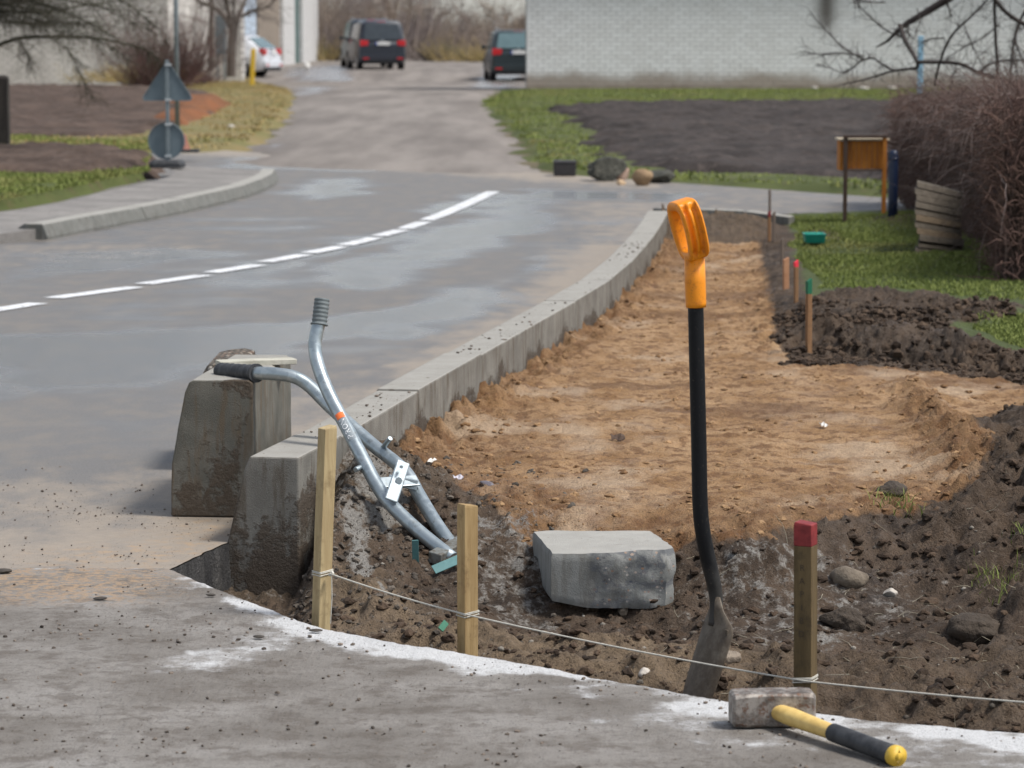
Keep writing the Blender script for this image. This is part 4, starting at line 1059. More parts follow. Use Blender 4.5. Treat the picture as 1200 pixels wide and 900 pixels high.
mb = MB(); mb.tube([h0 + (h0 - hE).normalized() * .05, hh(-.02), hh(.1), hh(.3), hh(.47), hh(.5)], [.013, .0165, .0185, .0165, .0150, .0150], 18, flat=.9); hd = build('handle', mb, YEL, ham)
mb = MB(); mb.tube([hh(.455), hh(.46), hh(.6), hh(.8), hh(.955), hh(.96)], [.0135, .0172, .0178, .0174, .0185, .016], 20, flat=.95); build('grip', mb, RUB, ham)
mb = MB(); mb.tube([hh(.955), hh(.96), hh(.985), hh(1.0), hh(1.001), hh(.992)], [.017, .0192, .0198, .0185, .008, .0075], 20, flat=.95); cap = build('end_cap', mb, YCAP, ham)
mb = MB(); mb.tube([hh(.985), hh(.9955)], .0085, 14); build('cap_hole', mb, RUB, cap)

# ---- loose kerb block standing on the road
def blockmesh(rings_fn, n, sub, seed, amp, name, mat, parent=None, mud=None, broken=None, bevel=.006):
    pass
lb = at(250, 607, 0)
blk = thing('kerb_block', 'loose concrete kerb block standing upright on the road edge', 'kerb block', (lb.x, lb.y, 0))
sA = 3600 * .999 / lb.y / 1.0
pr = [(-.218, .0), (-.215, .14), (-.178, .325), (-.166, .352), (-.155, .358), (-.012, .358), (0, .350), (0, 0)]
r0 = atd(297.5, 607, lb.y); r0.z = .002
bd = Vector((.052, .62, 0)); bl = .64; bd = bd.normalized(); bu = Vector((bd.y, -bd.x, 0))
q = []
for i in range(len(pr)):
    (x0, z0), (x1, z1) = pr[i], pr[(i + 1) % len(pr)]; m = max(1, int(math.hypot(x1 - x0, z1 - z0) / .03))
    q += [(x0 + (x1 - x0) * j / m, z0 + (z1 - z0) * j / m) for j in range(m)]
rings = []
for i in range(15):
    c_ = r0 + bd * (bl * i / 14)
    rr = []
    for a, b in q:
        w_ = .002 * float(fbm(np.array([a * 1.0 + c_.y]), np.array([b + a * 2.0]), 14, 3, 3)[0])
        rr.append(c_ + bu * (a + w_) + Vector((0, 0, b + (w_ if b > .3 else 0))))
    rings.append(rr)
mb = MB(); mb.loft(rings, smooth=False); o = build('body', mb, BLOCK, blk, bevel=.004)
at_ = o.data.attributes.new('mud', 'FLOAT', 'POINT'); mv = []
for v in o.data.vertices:
    p = v.co + ROOT[blk.name]; m = 0.0
    if p.y < r0.y + .02:
        a = p.x - r0.x; m = max(.75 * math.exp(-((a + .05 + .30 * (.26 - p.z)) / .05) ** 2) * (p.z > .12), .55 * math.exp(-(p.z / .05) ** 2), .4 * math.exp(-(a / .03) ** 2) * (p.z > .2))
    mv.append(m)
at_.data.foreach_set('value', mv)
# second, broken block behind it
V, F = rockverts(4, 5, .1, .10, (.78, 1.2, 1.75), 5)
n = NM('exposed_aggregate'); p_ = n.obj(); vo = n.vor(p_, 52)
c = n.ramp(n.sep(vo.outputs['Color'], 0), [(0, (.045, .03, .02)), (.35, (.12, .09, .065)), (.6, (.30, .26, .21)), (.8, (.17, .08, .045)), (1, (.36, .34, .30))])
AGG = n.done(n.mix(n.mapr(vo.outputs['Distance'], .30, .55), c, (.07, .058, .045)), .85, n.bump(n.math('SUBTRACT', 1.0, vo.outputs['Distance']), .9, .012))
mb = MB(); rings = []
bb = atd(262, 560, 8.75); bb.z = 0; bb.x = -.764
for j, (sy, sc2) in enumerate(((0, .97), (.01, 1), (.2, 1), (.38, 1), (.4, .97))):
    rings.append([Vector((bb.x - .145 + (1 - sc2) * .1 + a * sc2, bb.y + sy + .012 * math.sin(a * 60 + b * 40), b * sc2)) for a, b in
                  ((0, 0), (.004, .16), (.014, .27), (.034, .305), (.07, .315), (.11, .317), (.14, .31), (.15, .24), (.15, 0))])
mb.loft(rings, smooth=False); o = build('kerb_block', mb, AGG, bevel=.008, segs=3)
tag(o, 'broken kerb block with exposed aggregate behind the upright loose block', 'kerb block')
# strip of wood on top of the blocks
w0, w1 = atd(255, 427, 8.25), atd(345, 430, 8.32); w0.z = w1.z = .3585 + .0078
w0.x += .0
mb = bar(w0, w1, .055, .015, Vector((0, 0, 1)))
for i in range(1): pass
GREYW = wood('grey_weathered_board', (.36, .35, .29), (.50, .48, .41), (.24, .22, .17), 0)
o = build('board', mb, GREYW, bevel=.002)
tag(o, 'short grey weathered board lying across the upright kerb block', 'board')
# ---- broken concrete chunk lying in the trench
bz = -.012
fl, fr = atd(646, 700, 7.05), atd(791, 712, 7.02); bl_, br_ = atd(624, 660, 7.38), atd(762, 655, 7.38)
zt = atd(645, 649, 7.05).z; zb = atd(700, 714, 7.03).z
gz = min(dz(fl.x, fl.y), dz(fr.x, fr.y))
sl = thing('concrete_chunk', 'broken grey concrete chunk lying in the trench beside the shovel', 'concrete block', ((fl.x + fr.x) / 2, 7.2, gz))
bm = bmesh.new()
plan = [(fl.x, 7.05), (fl.x + .002, 7.05), ((fl.x + fr.x) / 2, 7.035), (fr.x - .02, 7.03), (fr.x, 7.05), (fr.x - .012, 7.22), (br_.x + .02, 7.31), (br_.x, 7.39), (bl_.x + .02, 7.385), (bl_.x, 7.37)]
plan = [plan[0]] + plan[2:]
NPL = len(plan); per = []
for i in range(NPL):
    (x0, y0), (x1, y1) = plan[i], plan[(i + 1) % NPL]; m = max(1, int(math.hypot(x1 - x0, y1 - y0) / .012))
    per += [(x0 + (x1 - x0) * j / m, y0 + (y1 - y0) * j / m, i) for j in range(m)]
NZ = 12; V = []; br = []
cx_, cy_ = sum(p[0] for p in plan) / NPL, sum(p[1] for p in plan) / NPL
def underside(x, y): return zb + .016 * smooth(.10, -.02, x - fl.x) + .01 * smooth(.2, .29, x - fl.x)
for k in range(NZ + 1):
    for x, y, i in per:
        z0 = underside(x, y); z1 = zt + .013 * smooth(fl.x + .02, fr.x, x) * smooth(7.3, 7.05, y) + .003 * float(fbm(np.array([x]), np.array([y]), 12, 3, 72)[0])
        z = z0 + (z1 - z0) * k / NZ
        f = 1.0 if i in (0, 1, 2, 3, 4, 5) and x > fl.x + .085 else 0.0
        dd = (.010 * float(fbm(np.array([x * 1.5 + z * .7]), np.array([z * 1.2 - x * .5]), 9, 4, 70)[0]) + .005 * float(fbm(np.array([x + y]), np.array([z]), 45, 3, 71)[0])) * f
        vx, vy = x - cx_, y - cy_; l_ = math.hypot(vx, vy)
        e_ = (.004 if k in (0, NZ) else 0)
        V.append(bm.verts.new((x + vx / l_ * (dd - e_), y + vy / l_ * (dd * 1.2 - e_), z))); br.append(f)
m = len(per)
for k in range(NZ):
    for j in range(m): bm.faces.new((V[k * m + j], V[k * m + (j + 1) % m], V[(k + 1) * m + (j + 1) % m], V[(k + 1) * m + j]))
bm.faces.new(V[NZ * m:]); bm.faces.new(V[:m][::-1])
me = bpy.data.meshes.new('body'); bm.to_mesh(me); bm.free()
for v in me.vertices: v.co -= ROOT[sl.name]
at_ = me.attributes.new('broken', 'FLOAT', 'POINT'); at_.data.foreach_set('value', br)
me.polygons.foreach_set('use_smooth', [True] * len(me.polygons)); me.set_sharp_from_angle(angle=R(42))
link_mesh('body', me, SLABM, sl)
# ---- small finds in the trench
PLAS = simple('teal_plastic', (.06, .16, .165), (.10, .22, .22), 50, .5, .1, .001)
def strip(label, pa, pb, w, Y, mat=PLAS, th=.003, nrm_=Vector((0, -.6, .8)), lift=.0, name='plastic_strip', cat='plastic strip'):
    mb = bar(atd(pa[0], pa[1], Y), atd(pb[0], pb[1], Y + .03), w, th, nrm_)
    return tag(build(name, mb, mat, bevel=.0008), label, cat)
strip('upright teal plastic strip stuck in the mud below the kerb lifter', (486.5, 633), (487.5, 673), .016, 7.28, nrm_=Vector((.1, -1, .1)))
strip('teal plastic strip lying flat under the foot of the kerb lifter', (508, 668), (543, 653), .024, 7.20, nrm_=Vector((0, -.75, .6)))
strip('grey plastic strip on the mud right of the short wooden stake', (548, 652), (586, 642), .030, 7.42, simple('grey_plastic', (.20, .21, .19), (.27, .27, .24), 40, .6, .1, .001))
strip('small dark green plastic scrap left of the short wooden stake', (516, 738), (523, 729), .014, 6.55, simple('green_plastic', (.02, .11, .06), (.03, .15, .09), 40, .5, .1, .001), nrm_=Vector((.2, -.9, .3)))
SLATE = simple('dark_slate', (.10, .09, .105), (.19, .17, .19), 30, .5, .3, .002)
STONE = simple('rough_stone', (.085, .066, .048), (.22, .18, .135), 20, .85, .6, .008)
STONEW = simple('pale_stone', (.40, .36, .31), (.56, .52, .47), 24, .8, .4, .004)
SODM = simple('sod_clod', (.035, .026, .019), (.085, .065, .048), 16, .92, .9, .012)
FLESH = simple('warm_stone', (.34, .22, .17), (.48, .36, .29), 16, .85, .4, .006)
def stone_on(name, label, px, py, size, mat, seed, squash=(1, .85, .6), cat='stone', sub=3, facet=3, rough=.28, Y=None):
    p = at(px, py, -.04)
    for _ in range(6): p = at(px, py, dz(p.x, p.y))
    V, F = rockverts(sub, seed, size, rough, squash, facet)
    o = np_mesh(name, V, F, mat, smooth=True); o.location = (p.x, p.y, dz(p.x, p.y) + size * squash[2] * .55); o.rotation_euler = (0, 0, seed * .7)
    return tag(o, label, cat)
stone_on('stone', 'dark jagged slate shard behind the short wooden stake', 571, 633, .026, SLATE, 3, (1.2, .6, .35), facet=4)
stone_on('stone', 'largest earth caked stone right of the red topped stake', 992, 688, .050, STONE, 11, (1, .8, .55), facet=3)
stone_on('stone', 'flat white topped stone right of the largest earth caked stone', 1044, 696, .026, STONEW, 12, (1, .7, .5))
stone_on('clod', 'dark lump of earth in the trench just behind the red topped stake', 990, 736, .044, SODM, 13, (1, .8, .62), 'clod', 4, 1, .4)
stone_on('clod', 'small dark upright lump of earth between two stones', 1018, 710, .017, SODM, 14, (.8, .7, 1), 'clod')
stone_on('stone', 'small pale pebble in front of the concrete chunk near the string', 755, 778, .018, STONEW, 15, (1, .8, .75), facet=1)
stone_on('stone', 'small pale stone by the bottom corner of the concrete chunk', 730, 727, .017, STONE, 16, (1.2, .8, .6))
stone_on('stone', 'brown stone at the left corner of the concrete chunk', 637, 694, .017, STONE, 17, (.9, .8, .8))
stone_on('stone', 'flat clay lump leaning against the base of the shovel blade', 850, 775, .034, simple('clay_lump', (.19, .155, .12), (.27, .22, .17), 16, .9, .7, .01), 18, (1.1, .6, .5))
stone_on('clod', 'big clod of grey mud at the right edge of the trench', 1150, 735, .060, SODM, 19, (1.1, .9, .6), 'clod', 4, 1, .4)
stone_on('clod', 'dark clod with grass roots on the mud bank at the right', 1040, 618, .042, SODM, 20, (1.5, .9, .55), 'clod', 4, 0, .45)
CRUMBD = simple('dark_chip', (.03, .026, .023), (.07, .06, .05), 40, .8, .3, .002)
WHITE = simple('white_scrap', (.60, .58, .54), (.74, .72, .68), 30, .7, .2, .001)
def scrap(label, px, py, w, h, mat=WHITE, rot=.4, name='litter_scrap', cat='litter'):
    p = at(px, py, 0)
    for _ in range(6): p = at(px, py, dz(p.x, p.y))
    mb = MB(); c_ = Vector((p.x, p.y, dz(p.x, p.y) + .012)); q = Matrix.Rotation(rot, 3, 'Z') @ Matrix.Rotation(.45, 3, 'X')
    n_ = 5; vs = [c_ + q @ Vector(((i / 4 - .5) * w, (j / 2 - .5) * h, .004 * math.sin(i * 1.9 + j * 1.3))) for j in range(3) for i in range(n_)]
    fs = [(j * n_ + i, j * n_ + i + 1, (j + 1) * n_ + i + 1, (j + 1) * n_ + i) for j in range(2) for i in range(n_ - 1)]
    mb.add(vs, fs)
    o = build(name, mb, mat); so = o.modifiers.new('thick', 'SOLIDIFY'); so.thickness = .0015
    return tag(o, label, cat)
scrap('white scrap on the mud between the tubes of the kerb lifter', 506, 611, .018, .022, rot=-.6)
scrap('pale lilac scrap at the edge of the sand beyond the kerb lifter', 537, 565, .026, .016, simple('lilac_scrap', (.45, .42, .47), (.56, .53, .58), 30, .7, .2, .001), .2)
scrap('tiny white scrap alone on the flat sand', 965, 502, .020, .02)
scrap('dark bark piece on the flat sand left of the shovel', 724, 517, .040, .03, simple('bark', (.05, .03, .022), (.10, .065, .045), 30, .9, .4, .003), .1, 'bark_piece', 'bark')
for i, (px_, py_, s_, lb_) in enumerate(((117, 703, .012, 'flat dark chip on the pavement left of the white dust'), (303, 748, .011, 'dark chip on the pavement in the middle of the white dust'), (247, 699, .011, 'flat dark chip at the pavement edge below the front kerb stone'), (5, 671, .020, 'black fragment on the road at the left frame edge'), (370, 741, .012, 'flat dark chip at the foot of the tall pale stake'))):
    p = at(px_, py_, .006); V, F = rockverts(2, 40 + i, s_, .25, (1.2, .7, .3), 2)
    o = np_mesh('stone_chip', V, F, CRUMBD, smooth=False); o.location = (p.x, p.y, .010); tag(o, lb_, 'stone chip')
# ================================================================== middle distance
GREYM = simple('grey_sign_back', (.10, .135, .155), (.135, .17, .19), 12, .5, .1, .001)
GREYP = simple('grey_pole_metal', (.15, .18, .195), (.21, .24, .255), 10, .45, .1, .001, metal=.3)
def prism_at(poly_px, Y, th, name, mat, parent=None, bevel=0, fn=None):
    pts = [atd(a, b, Y) for a, b in poly_px]
    mb = MB(); mb.loft([pts, [p + Vector((0, th, 0)) for p in pts]], smooth=False)
    return build(name, mb, mat, parent, bevel=bevel)
Y = 26.6
b0 = atd(197, 195, Y); gz = b0.z
sg = thing('portable_sign', 'portable roadworks sign seen from behind, triangle over disc on rubber foot', 'road sign', (b0.x, b0.y, gz))
def tri(k, Y): c_ = (196, 102); return [(c_[0] + (a - c_[0]) * k, c_[1] + (b - c_[1]) * k) for a, b in ((194, 73), (198, 73), (225, 114), (223.5, 118), (168.5, 118), (167, 114))]
tp = prism_at(tri(1, Y), Y, .010, 'triangle_panel', GREYM, sg, .003)
mb = MB(); o_, i_ = [atd(a, b, Y - .012) for a, b in tri(1, Y)], [atd(a, b, Y - .012) for a, b in tri(.93, Y)]
o2, i2 = [p + Vector((0, .012, 0)) for p in o_], [p + Vector((0, .012, 0)) for p in i_]
mb.loft([o_, o2, i2, i_, o_], caps=False, smooth=False); build('rim', mb, GREYM, tp)
c_ = atd(195, 165, Y); r_px = 21.5 / FPX * Y
mb = MB(); mb.loft([[c_ + Vector((math.cos(t_) * r_px, y_, math.sin(t_) * r_px)) for t_ in [2 * PI * i / 40 for i in range(40)]] for y_ in (0, .010)], smooth=False)
dp_ = build('disc_panel', mb, GREYM, sg, bevel=.003)
mb = MB(); mb.loft([[c_ + Vector((math.cos(t_) * rr, y_, math.sin(t_) * rr)) for t_ in [2 * PI * i / 40 for i in range(40)]] for rr, y_ in ((r_px, 0), (r_px, -.012), (r_px * .94, -.012), (r_px * .94, 0))], caps=False); build('rim', mb, GREYM, dp_)
mb = MB(); p0, p1 = atd(196.5, 190, Y - .03), atd(196, 70, Y - .03); mb.box((p0 + p1) / 2, (.030, .030, (p1 - p0).length)); build('post', mb, GREYP, sg, bevel=.003)
for py_ in (76, 117, 146, 183):
    q = atd(197, py_, Y - .04); mb = MB(); mb.box(q, (.055, .028, .018)); build('clamp', mb, simple('zinc_clamp', (.42, .44, .45), (.55, .57, .58), 30, .4, .1, .001, metal=.4) if py_ == 76 else bpy.data.materials['zinc_clamp'], sg, bevel=.002)
mb = MB(); q = atd(196, 191, Y); rings = []
for z_, k in ((gz - .01, 1), (gz + .03, 1), (gz + .055, .86)): rings.append([Vector((q.x + a * .150 * k, q.y + b * .12 * k, z_)) for a, b in ((-1, -.6), (-.8, -1), (.8, -1), (1, -.6), (1, .6), (.8, 1), (-.8, 1), (-1, .6))])
mb.loft(rings, smooth=False); build('rubber_foot', mb, RUB, sg, bevel=.006)
# cone behind the sign
Y = 30.5; q = atd(216, 178, Y); CONE = simple('orange_cone_plastic', (.20, .075, .05), (.26, .10, .065), 12, .6, .1, .001)
cn = thing('traffic_cone', 'dull orange traffic cone half hidden behind the disc of the sign', 'traffic cone', (q.x, q.y, q.z))
mb = MB(); mb.tube([q + Vector((0, 0, z_)) for z_ in (.02, .03, .16, .175)], [.065, .058, .020, .016], 20); build('body', mb, CONE, cn)
mb = MB(); mb.box(q + Vector((.05, 0, .012)), (.20, .16, .03)); build('foot', mb, RUB, cn, bevel=.008)
# tall pole behind
Y = 37.0; p0 = atd(208, 158, Y)
mb = MB(); mb.tube([Vector((p0.x, Y, -.1)), Vector((p0.x, Y, 1.5)), Vector((p0.x + .02, Y, 6))], [.030, .028, .022], 12); tag(build('metal_pole', mb, GREYP), 'slim grey metal pole rising behind the portable sign', 'pole')
# dark post on the left edge
Y = 31.5; q = atd(4, 178, Y)
DKW = wood('dark_post_wood', (.022, .018, .016), (.045, .038, .032), (.015, .013, .012))
mb = MB(); z1 = atd(4, 88, Y).z; mb.loft([[Vector((q.x + a * .066 * k, Y + b * .066 * k, z_)) for a, b in ((-1, -1), (1, -1), (1, 1), (-1, 1))] for z_, k in ((q.z - .1, 1), (z1 - .03, 1), (z1, .6))], smooth=False)
tag(build('wooden_post', mb, DKW, bevel=.006), 'thick dark wooden post at the left edge beside the grass corner', 'post')

# ---- stakes along the lawn
ST2 = wood('brown_stake_wood', (.20, .105, .05), (.30, .17, .085), (.12, .07, .035))
ST3 = wood('grey_stake_wood', (.13, .10, .08), (.20, .16, .13), (.09, .07, .06))
GRP = simple('green_marking_paint', (.008, .10, .05), (.012, .14, .07), 40, .6, .2, .001)
PNK = simple('pink_marking_paint', (.75, .03, .05), (.85, .05, .08), 40, .6, .2, .001)
stake('wooden_stake', 'thin stake with dark green top at the corner of the dark soil bank', 948, 386, 328, .019, 11.35, ST2, .4, red=.052, tipmat=GRP)
stake('wooden_stake', 'thin stake with pinkish red tip standing at the lawn edge', 933, 350, 306, .017, 13.2, ST2, .3, red=.025, tipmat=PNK)
stake('wooden_stake', 'orange brown flat stake left of the pink tipped stake', 921, 344, 303, .024, 13.8, simple('orange_stake_wood', (.36, .17, .085), (.46, .25, .14), 20, .8, .2, .002), .2)
stake('wooden_stake', 'dark thin stake between the orange brown stake and the pair of tall stakes', 916.5, 322, 280, .014, 15.2, ST3, .4)
stake('wooden_stake', 'dark stake right in front of the thinnest tall stake', 907, 291, 249, .015, 17.0, ST3, .3)
stake('wooden_stake', 'stake with faded red top next to the tallest stake', 901.5, 288, 248, .015, 17.2, ST2, .3, red=.03, tipmat=REDP)
stake('wooden_stake', 'tallest thin stake at the far end of the sand bed', 902, 272, 222, .013, 18.3, ST3, .3)
# ---- box on two posts
Y = 18.5
ORW = wood('orange_stained_boards', (.36, .125, .018), (.46, .18, .03), (.28, .09, .015))
DBR = simple('dark_brown_stain', (.045, .026, .018), (.075, .045, .03), 20, .6, .2, .001)
q = atd(1013, 258, Y); gz = dz(q.x, Y)
nb = thing('mailbox_stand', 'orange brown plank box on two dark legs beside the hedge', 'mailbox', (q.x, Y, gz))
for px_, base_, top_ in ((990.5, 262, 159), (1036, 258, 160)):
    a, b = atd(px_, base_, Y), atd(px_, top_, Y); a.z = gz - .06; mb = MB(); mb.box((a + b) / 2, (.024, .028, (b - a).length)); build('leg', mb, DBR if px_ < 1000 else ORW, nb, bevel=.002)
for i in range(7):
    a, b = atd(994.5 + i * 6.1, 163, Y + .03), atd(994.5 + i * 6.1, 198, Y + .03)
    mb = MB(); mb.box((a + b) / 2, (.0295, .016, (a - b).length)); build('plank', mb, ORW, nb, bevel=.003)
a, b = atd(984.5, 165, Y + .12), atd(984.5, 199, Y + .12); mb = MB(); mb.box((a + b) / 2, (.02, .18, (a - b).length)); build('side_panel', mb, ORW, nb, bevel=.002)
a, b = atd(1037, 163, Y + .13), atd(1037, 198, Y + .13); mb = MB(); mb.box((a + b) / 2 - Vector((.004, 0, 0)), (.012, .16, (a - b).length)); build('side_panel', mb, ORW, nb, bevel=.002)
a, b = atd(981, 163, Y + .12), atd(1040, 163, Y + .12); mb = MB(); mb.box((a + b) / 2, ((b - a).length, .24, .012)); build('lid', mb, simple('pale_lid', (.42, .33, .22), (.5, .42, .30), 20, .6, .1), nb, bevel=.002)
a, b = atd(988, 160, Y - .01), atd(1040, 160, Y - .01); mb = MB(); mb.box((a + b) / 2, ((b - a).length, .02, .018)); build('rail', mb, DBR, nb, bevel=.002)
a, b = atd(991, 199.5, Y), atd(1038, 199.5, Y); mb = MB(); mb.box((a + b) / 2, ((b - a).length, .02, .010)); build('rail', mb, DBR, nb, bevel=.002)
# ---- dark blue post
Y = 18.3; q = atd(1046, 255, Y); gz = dz(q.x, Y); zt_ = atd(1046, 176, Y).z
NAVY = simple('navy_blue_paint', (.006, .012, .035), (.012, .022, .055), 20, .4, .1, .001)
bp = thing('bollard', 'dark navy blue post right beside the plank box', 'post', (q.x, Y, gz))
mb = MB(); mb.tube([Vector((q.x, Y, z_)) for z_ in (gz - .08, gz + .1, zt_ - .03, zt_ - .008, zt_)], [.030, .029, .029, .024, .012], 18); build('post', mb, NAVY, bp)
mb = MB(); mb.tube([Vector((q.x, Y, z_)) for z_ in (zt_ - .055, zt_ - .045)], [.031, .031], 18); build('collar', mb, NAVY, bp)
# ---- pale blue pole
Y = 24.5; q = atd(1078, 112, Y); BLUE = simple('pale_blue_paint', (.22, .40, .52), (.30, .48, .60), 12, .5, .1, .001)
mb = MB(); mb.box((q.x, Y, (atd(0, 42, Y).z + 0) / 2), (.042, .042, atd(0, 42, Y).z)); tag(build('metal_pole', mb, BLUE, bevel=.004), 'pale blue square pole standing behind the hedge', 'pole')
# ---- leaning bundle of boards
Y0, Y1 = 15.9, 16.25
pb = [atd(1077, 298, Y0), atd(1129, 303, Y1 - .1), atd(1076, 212, Y0 + .3), atd(1131, 226, Y1 + .2)]
lp = thing('board_stack', 'stack of grey weathered boards leaning against the hedge', 'boards', (pb[0].x, Y0, dz(pb[0].x, Y0)))
WB = [wood('weathered_board_' + s_, a, b, c_, 0) for s_, a, b, c_ in (('grey', (.075, .063, .048), (.12, .10, .078), (.055, .046, .035)), ('brown', (.11, .08, .05), (.16, .12, .078), (.075, .055, .04)))]
NB = 11
for i in range(NB):
    f0, f1 = i / NB, (i + .93) / NB; ex = random.uniform(-.020, .008); dp2 = random.uniform(-.012, .012)
    A0, A1 = pb[0] + (pb[2] - pb[0]) * f0, pb[0] + (pb[2] - pb[0]) * f1; B0, B1 = pb[1] + (pb[3] - pb[1]) * f0, pb[1] + (pb[3] - pb[1]) * f1
    e_ = Vector((ex, dp2, 0)); th = Vector((.02, .16, 0)); mb = MB()
    mb.loft([[A0 + e_, A1 + e_, A1 + e_ + th, A0 + e_ + th], [B0 + e_, B1 + e_, B1 + e_ + th, B0 + e_ + th]], smooth=False)
    build('board', mb, WB[1 if i in (5, 3) else 0], lp, bevel=.003)
# ---- teal tub on the lawn, rocks and crate across the street
q = at(954, 283, .14); TUB = simple('green_plastic_tub', (.01, .22, .17), (.02, .30, .23), 14, .4, .1, .001)
mb = MB(); mb.loft([[Vector((q.x + a * w_, q.y + b * .08 * k, .135 + z_)) for a, b in ((-1, -1), (1, -1), (1, 1), (-1, 1))] for z_, w_, k in ((0, .050, .8), (.05, .058, 1), (.05, .052, .9), (.012, .046, .7))], smooth=False)
tag(build('tub', mb, TUB, bevel=.003), 'teal green plastic tub lying on the lawn beside a heap of soil', 'tub')
Y = at(662, 204, .02).y; q = at(662, 204, .02)
CRT = simple('black_weathered_plastic', (.022, .02, .022), (.045, .042, .042), 12, .6, .3, .003)
cr = thing('crate', 'black box standing at the street edge left of the rubble heap', 'box', (q.x, q.y, 0))
mb = MB(); w_ = 13.5 / FPX * Y; h_ = 18 / FPX * Y; mb.loft([[Vector((q.x + a * w_ * k, q.y + .12 + b * .12 * k, z_)) for a, b in ((-1, -1), (1, -1), (1, 1), (-1, 1))] for z_, k in ((0, .96), (h_ * .86, 1))], smooth=False); build('body', mb, CRT, cr, bevel=.012)
mb = MB(); mb.loft([[Vector((q.x + a * w_ * k, q.y + .12 + b * .12 * k, z_)) for a, b in ((-1, -1), (1, -1), (1, 1), (-1, 1))] for z_, k in ((h_ * .87, 1.03), (h_ * .94, 1.03), (h_, .9))], smooth=False); build('lid', mb, CRT, cr, bevel=.012)
def far_rock(name, label, cat, px, py, w_px, h_px, mat, seed, sub=3, rough=.3, facet=3):
    q = at(px, py, .02); s_ = FPX / q.y; sz = w_px / 2 / s_
    V, F = rockverts(sub, seed, 1, rough, (1, .8, 1), facet)
    V[:, 0] *= sz / np.abs(V[:, 0]).max(); V[:, 1] *= sz * .9; V[:, 2] = (V[:, 2] - V[:, 2].min()) / np.ptp(V[:, 2]) * (h_px / s_) * 1.1
    o = np_mesh(name, V, F, mat); o.location = (q.x, q.y + sz * .6, -.01); return tag(o, label, cat)
MOSS = simple('mossy_rubble', (.03, .032, .026), (.15, .145, .12), 9, .95, .9, .05, world=True)
far_rock('rubble_heap', 'dark mossy heap of rubble between the black box and the stones', 'rubble', 705, 210, 62, 28, MOSS, 31, 4, .55, 4)
far_rock('rubble_heap', 'low dark sod heap behind the two warm coloured stones', 'rubble', 772, 212, 46, 16, MOSS, 32, 4, .4, 1)
far_rock('stone', 'pinkish rounded stone at the right foot of the rubble heap', 'stone', 728, 209, 20, 17, FLESH, 33)
far_rock('stone', 'brown and ochre stone right of the pinkish stone', 'stone', 753, 215, 25, 19, simple('ochre_stone', (.16, .10, .06), (.36, .25, .14), 5, .9, .5, .02), 34)
far_rock('stone', 'small pale orange stone in front of the pinkish stone', 'stone', 728, 214, 11, 7, simple('pale_orange_stone', (.52, .36, .22), (.62, .46, .30), 6, .9, .3, .01), 35)
far_rock('stone', 'pale flat stone on the grass bank left of the lane', 'stone', 271, 152, 13, 8, simple('grey_stone', (.32, .29, .26), (.42, .39, .36), 6, .9, .3, .01), 36)
far_rock('stone', 'small pale stone lower on the grass bank near the lane', 'stone', 252, 168, 14, 6, bpy.data.materials['grey_stone'], 37)
far_rock('bag', 'small white plastic bag lying on the ground near the green door', 'bag', 359, 81, 9, 8, WHITE, 38, 3, .35, 0)
Y = 84; q = atd(296, 93, Y)
mb = MB(); z0 = far_h(np.array([0.]), np.array([84.]))[0]; mb.loft([[Vector((q.x + a * .06 + l_, Y + b * .06, z_)) for a, b in ((-1, -1), (1, -1), (1, 1), (-1, 1))] for z_, l_ in ((z0 - .2, -.03), (atd(0, 57, Y).z, .03))], smooth=False)
tag(build('marker_post', mb, simple('yellow_paint', (.62, .38, .02), (.72, .48, .05), 6, .6, .1), bevel=.01), 'leaning yellow post beside the lane near the white car', 'post')

# ================================================================== buildings
n = NM('white_sand_lime_brick'); p_ = n.pos(); ob_ = n.new('ShaderNodeObjectInfo').outputs['Random']; isl = n.island()
rn = n.math('FRACT', n.math('ADD', ob_, isl)); g = n.noise(p_, 3, 5, .6); x_, z_ = n.sep(p_, 0), n.sep(p_, 2)
c = n.mix(rn, (.74, .725, .70), (.82, .81, .79)); c = n.mix(n.math('MULTIPLY', n.mapr(g, .45, .7), .2), c, (.66, .64, .60))
low = n.mapr(n.math('SUBTRACT', z_, n.math('MULTIPLY', n.noise(p_, 1.3, 4, .6), .5)), .22, -.12)
c = n.mix(n.math('MULTIPLY', low, .85), c, (.30, .235, .18))
sx_ = n.math('DIVIDE', n.math('SUBTRACT', x_, 7.25), .24); sm_ = n.math('POWER', 2.718, n.math('MULTIPLY', n.math('MULTIPLY', sx_, sx_), -1.0))
so = n.math('MULTIPLY', sm_, n.mapr(n.math('ADD', z_, n.math('MULTIPLY', n.math('SUBTRACT', n.noise(p_, 4, 4, .6), .5), .5)), 1.05, 1.7))
c = n.mix(n.math('MULTIPLY', so, .95), c, (.13, .115, .10)); 
BRICK = n.done(c, .85, n.bump(n.noise(p_, 60, 4, .7), .3, .003), 0, .3)
MORT = simple('lime_mortar', (.24, .235, .22), (.30, .295, .28), 4, .9, .3, .004, world=True)
PLIN = simple('rendered_plinth', (.22, .175, .135), (.33, .285, .235), 2.5, .9, .3, .004, world=True)
ROOFM = simple('grey_roof_sheet', (.12, .12, .125), (.17, .17, .175), 3, .8, .2, .004)
YW, XW0, XW1, HW = 71.4, (617 - 600) / 50.42, 13.5, 3.3
hs_ = thing('brick_house', 'white brick house wall with a grey soot stain at the right', 'house', (XW0, YW, 0))
mb = MB(); mb.box(((XW0 + XW1) / 2, YW + 4.015, HW / 2 - .25), (XW1 - XW0 - .02, 8, HW + .5)); build('wall', mb, MORT, hs_)
mb = MB(); mb.box(((XW0 + XW1) / 2, YW + .001, -.14), (XW1 - XW0 + .01, .05, .42)); build('plinth', mb, PLIN, hs_, bevel=.004)
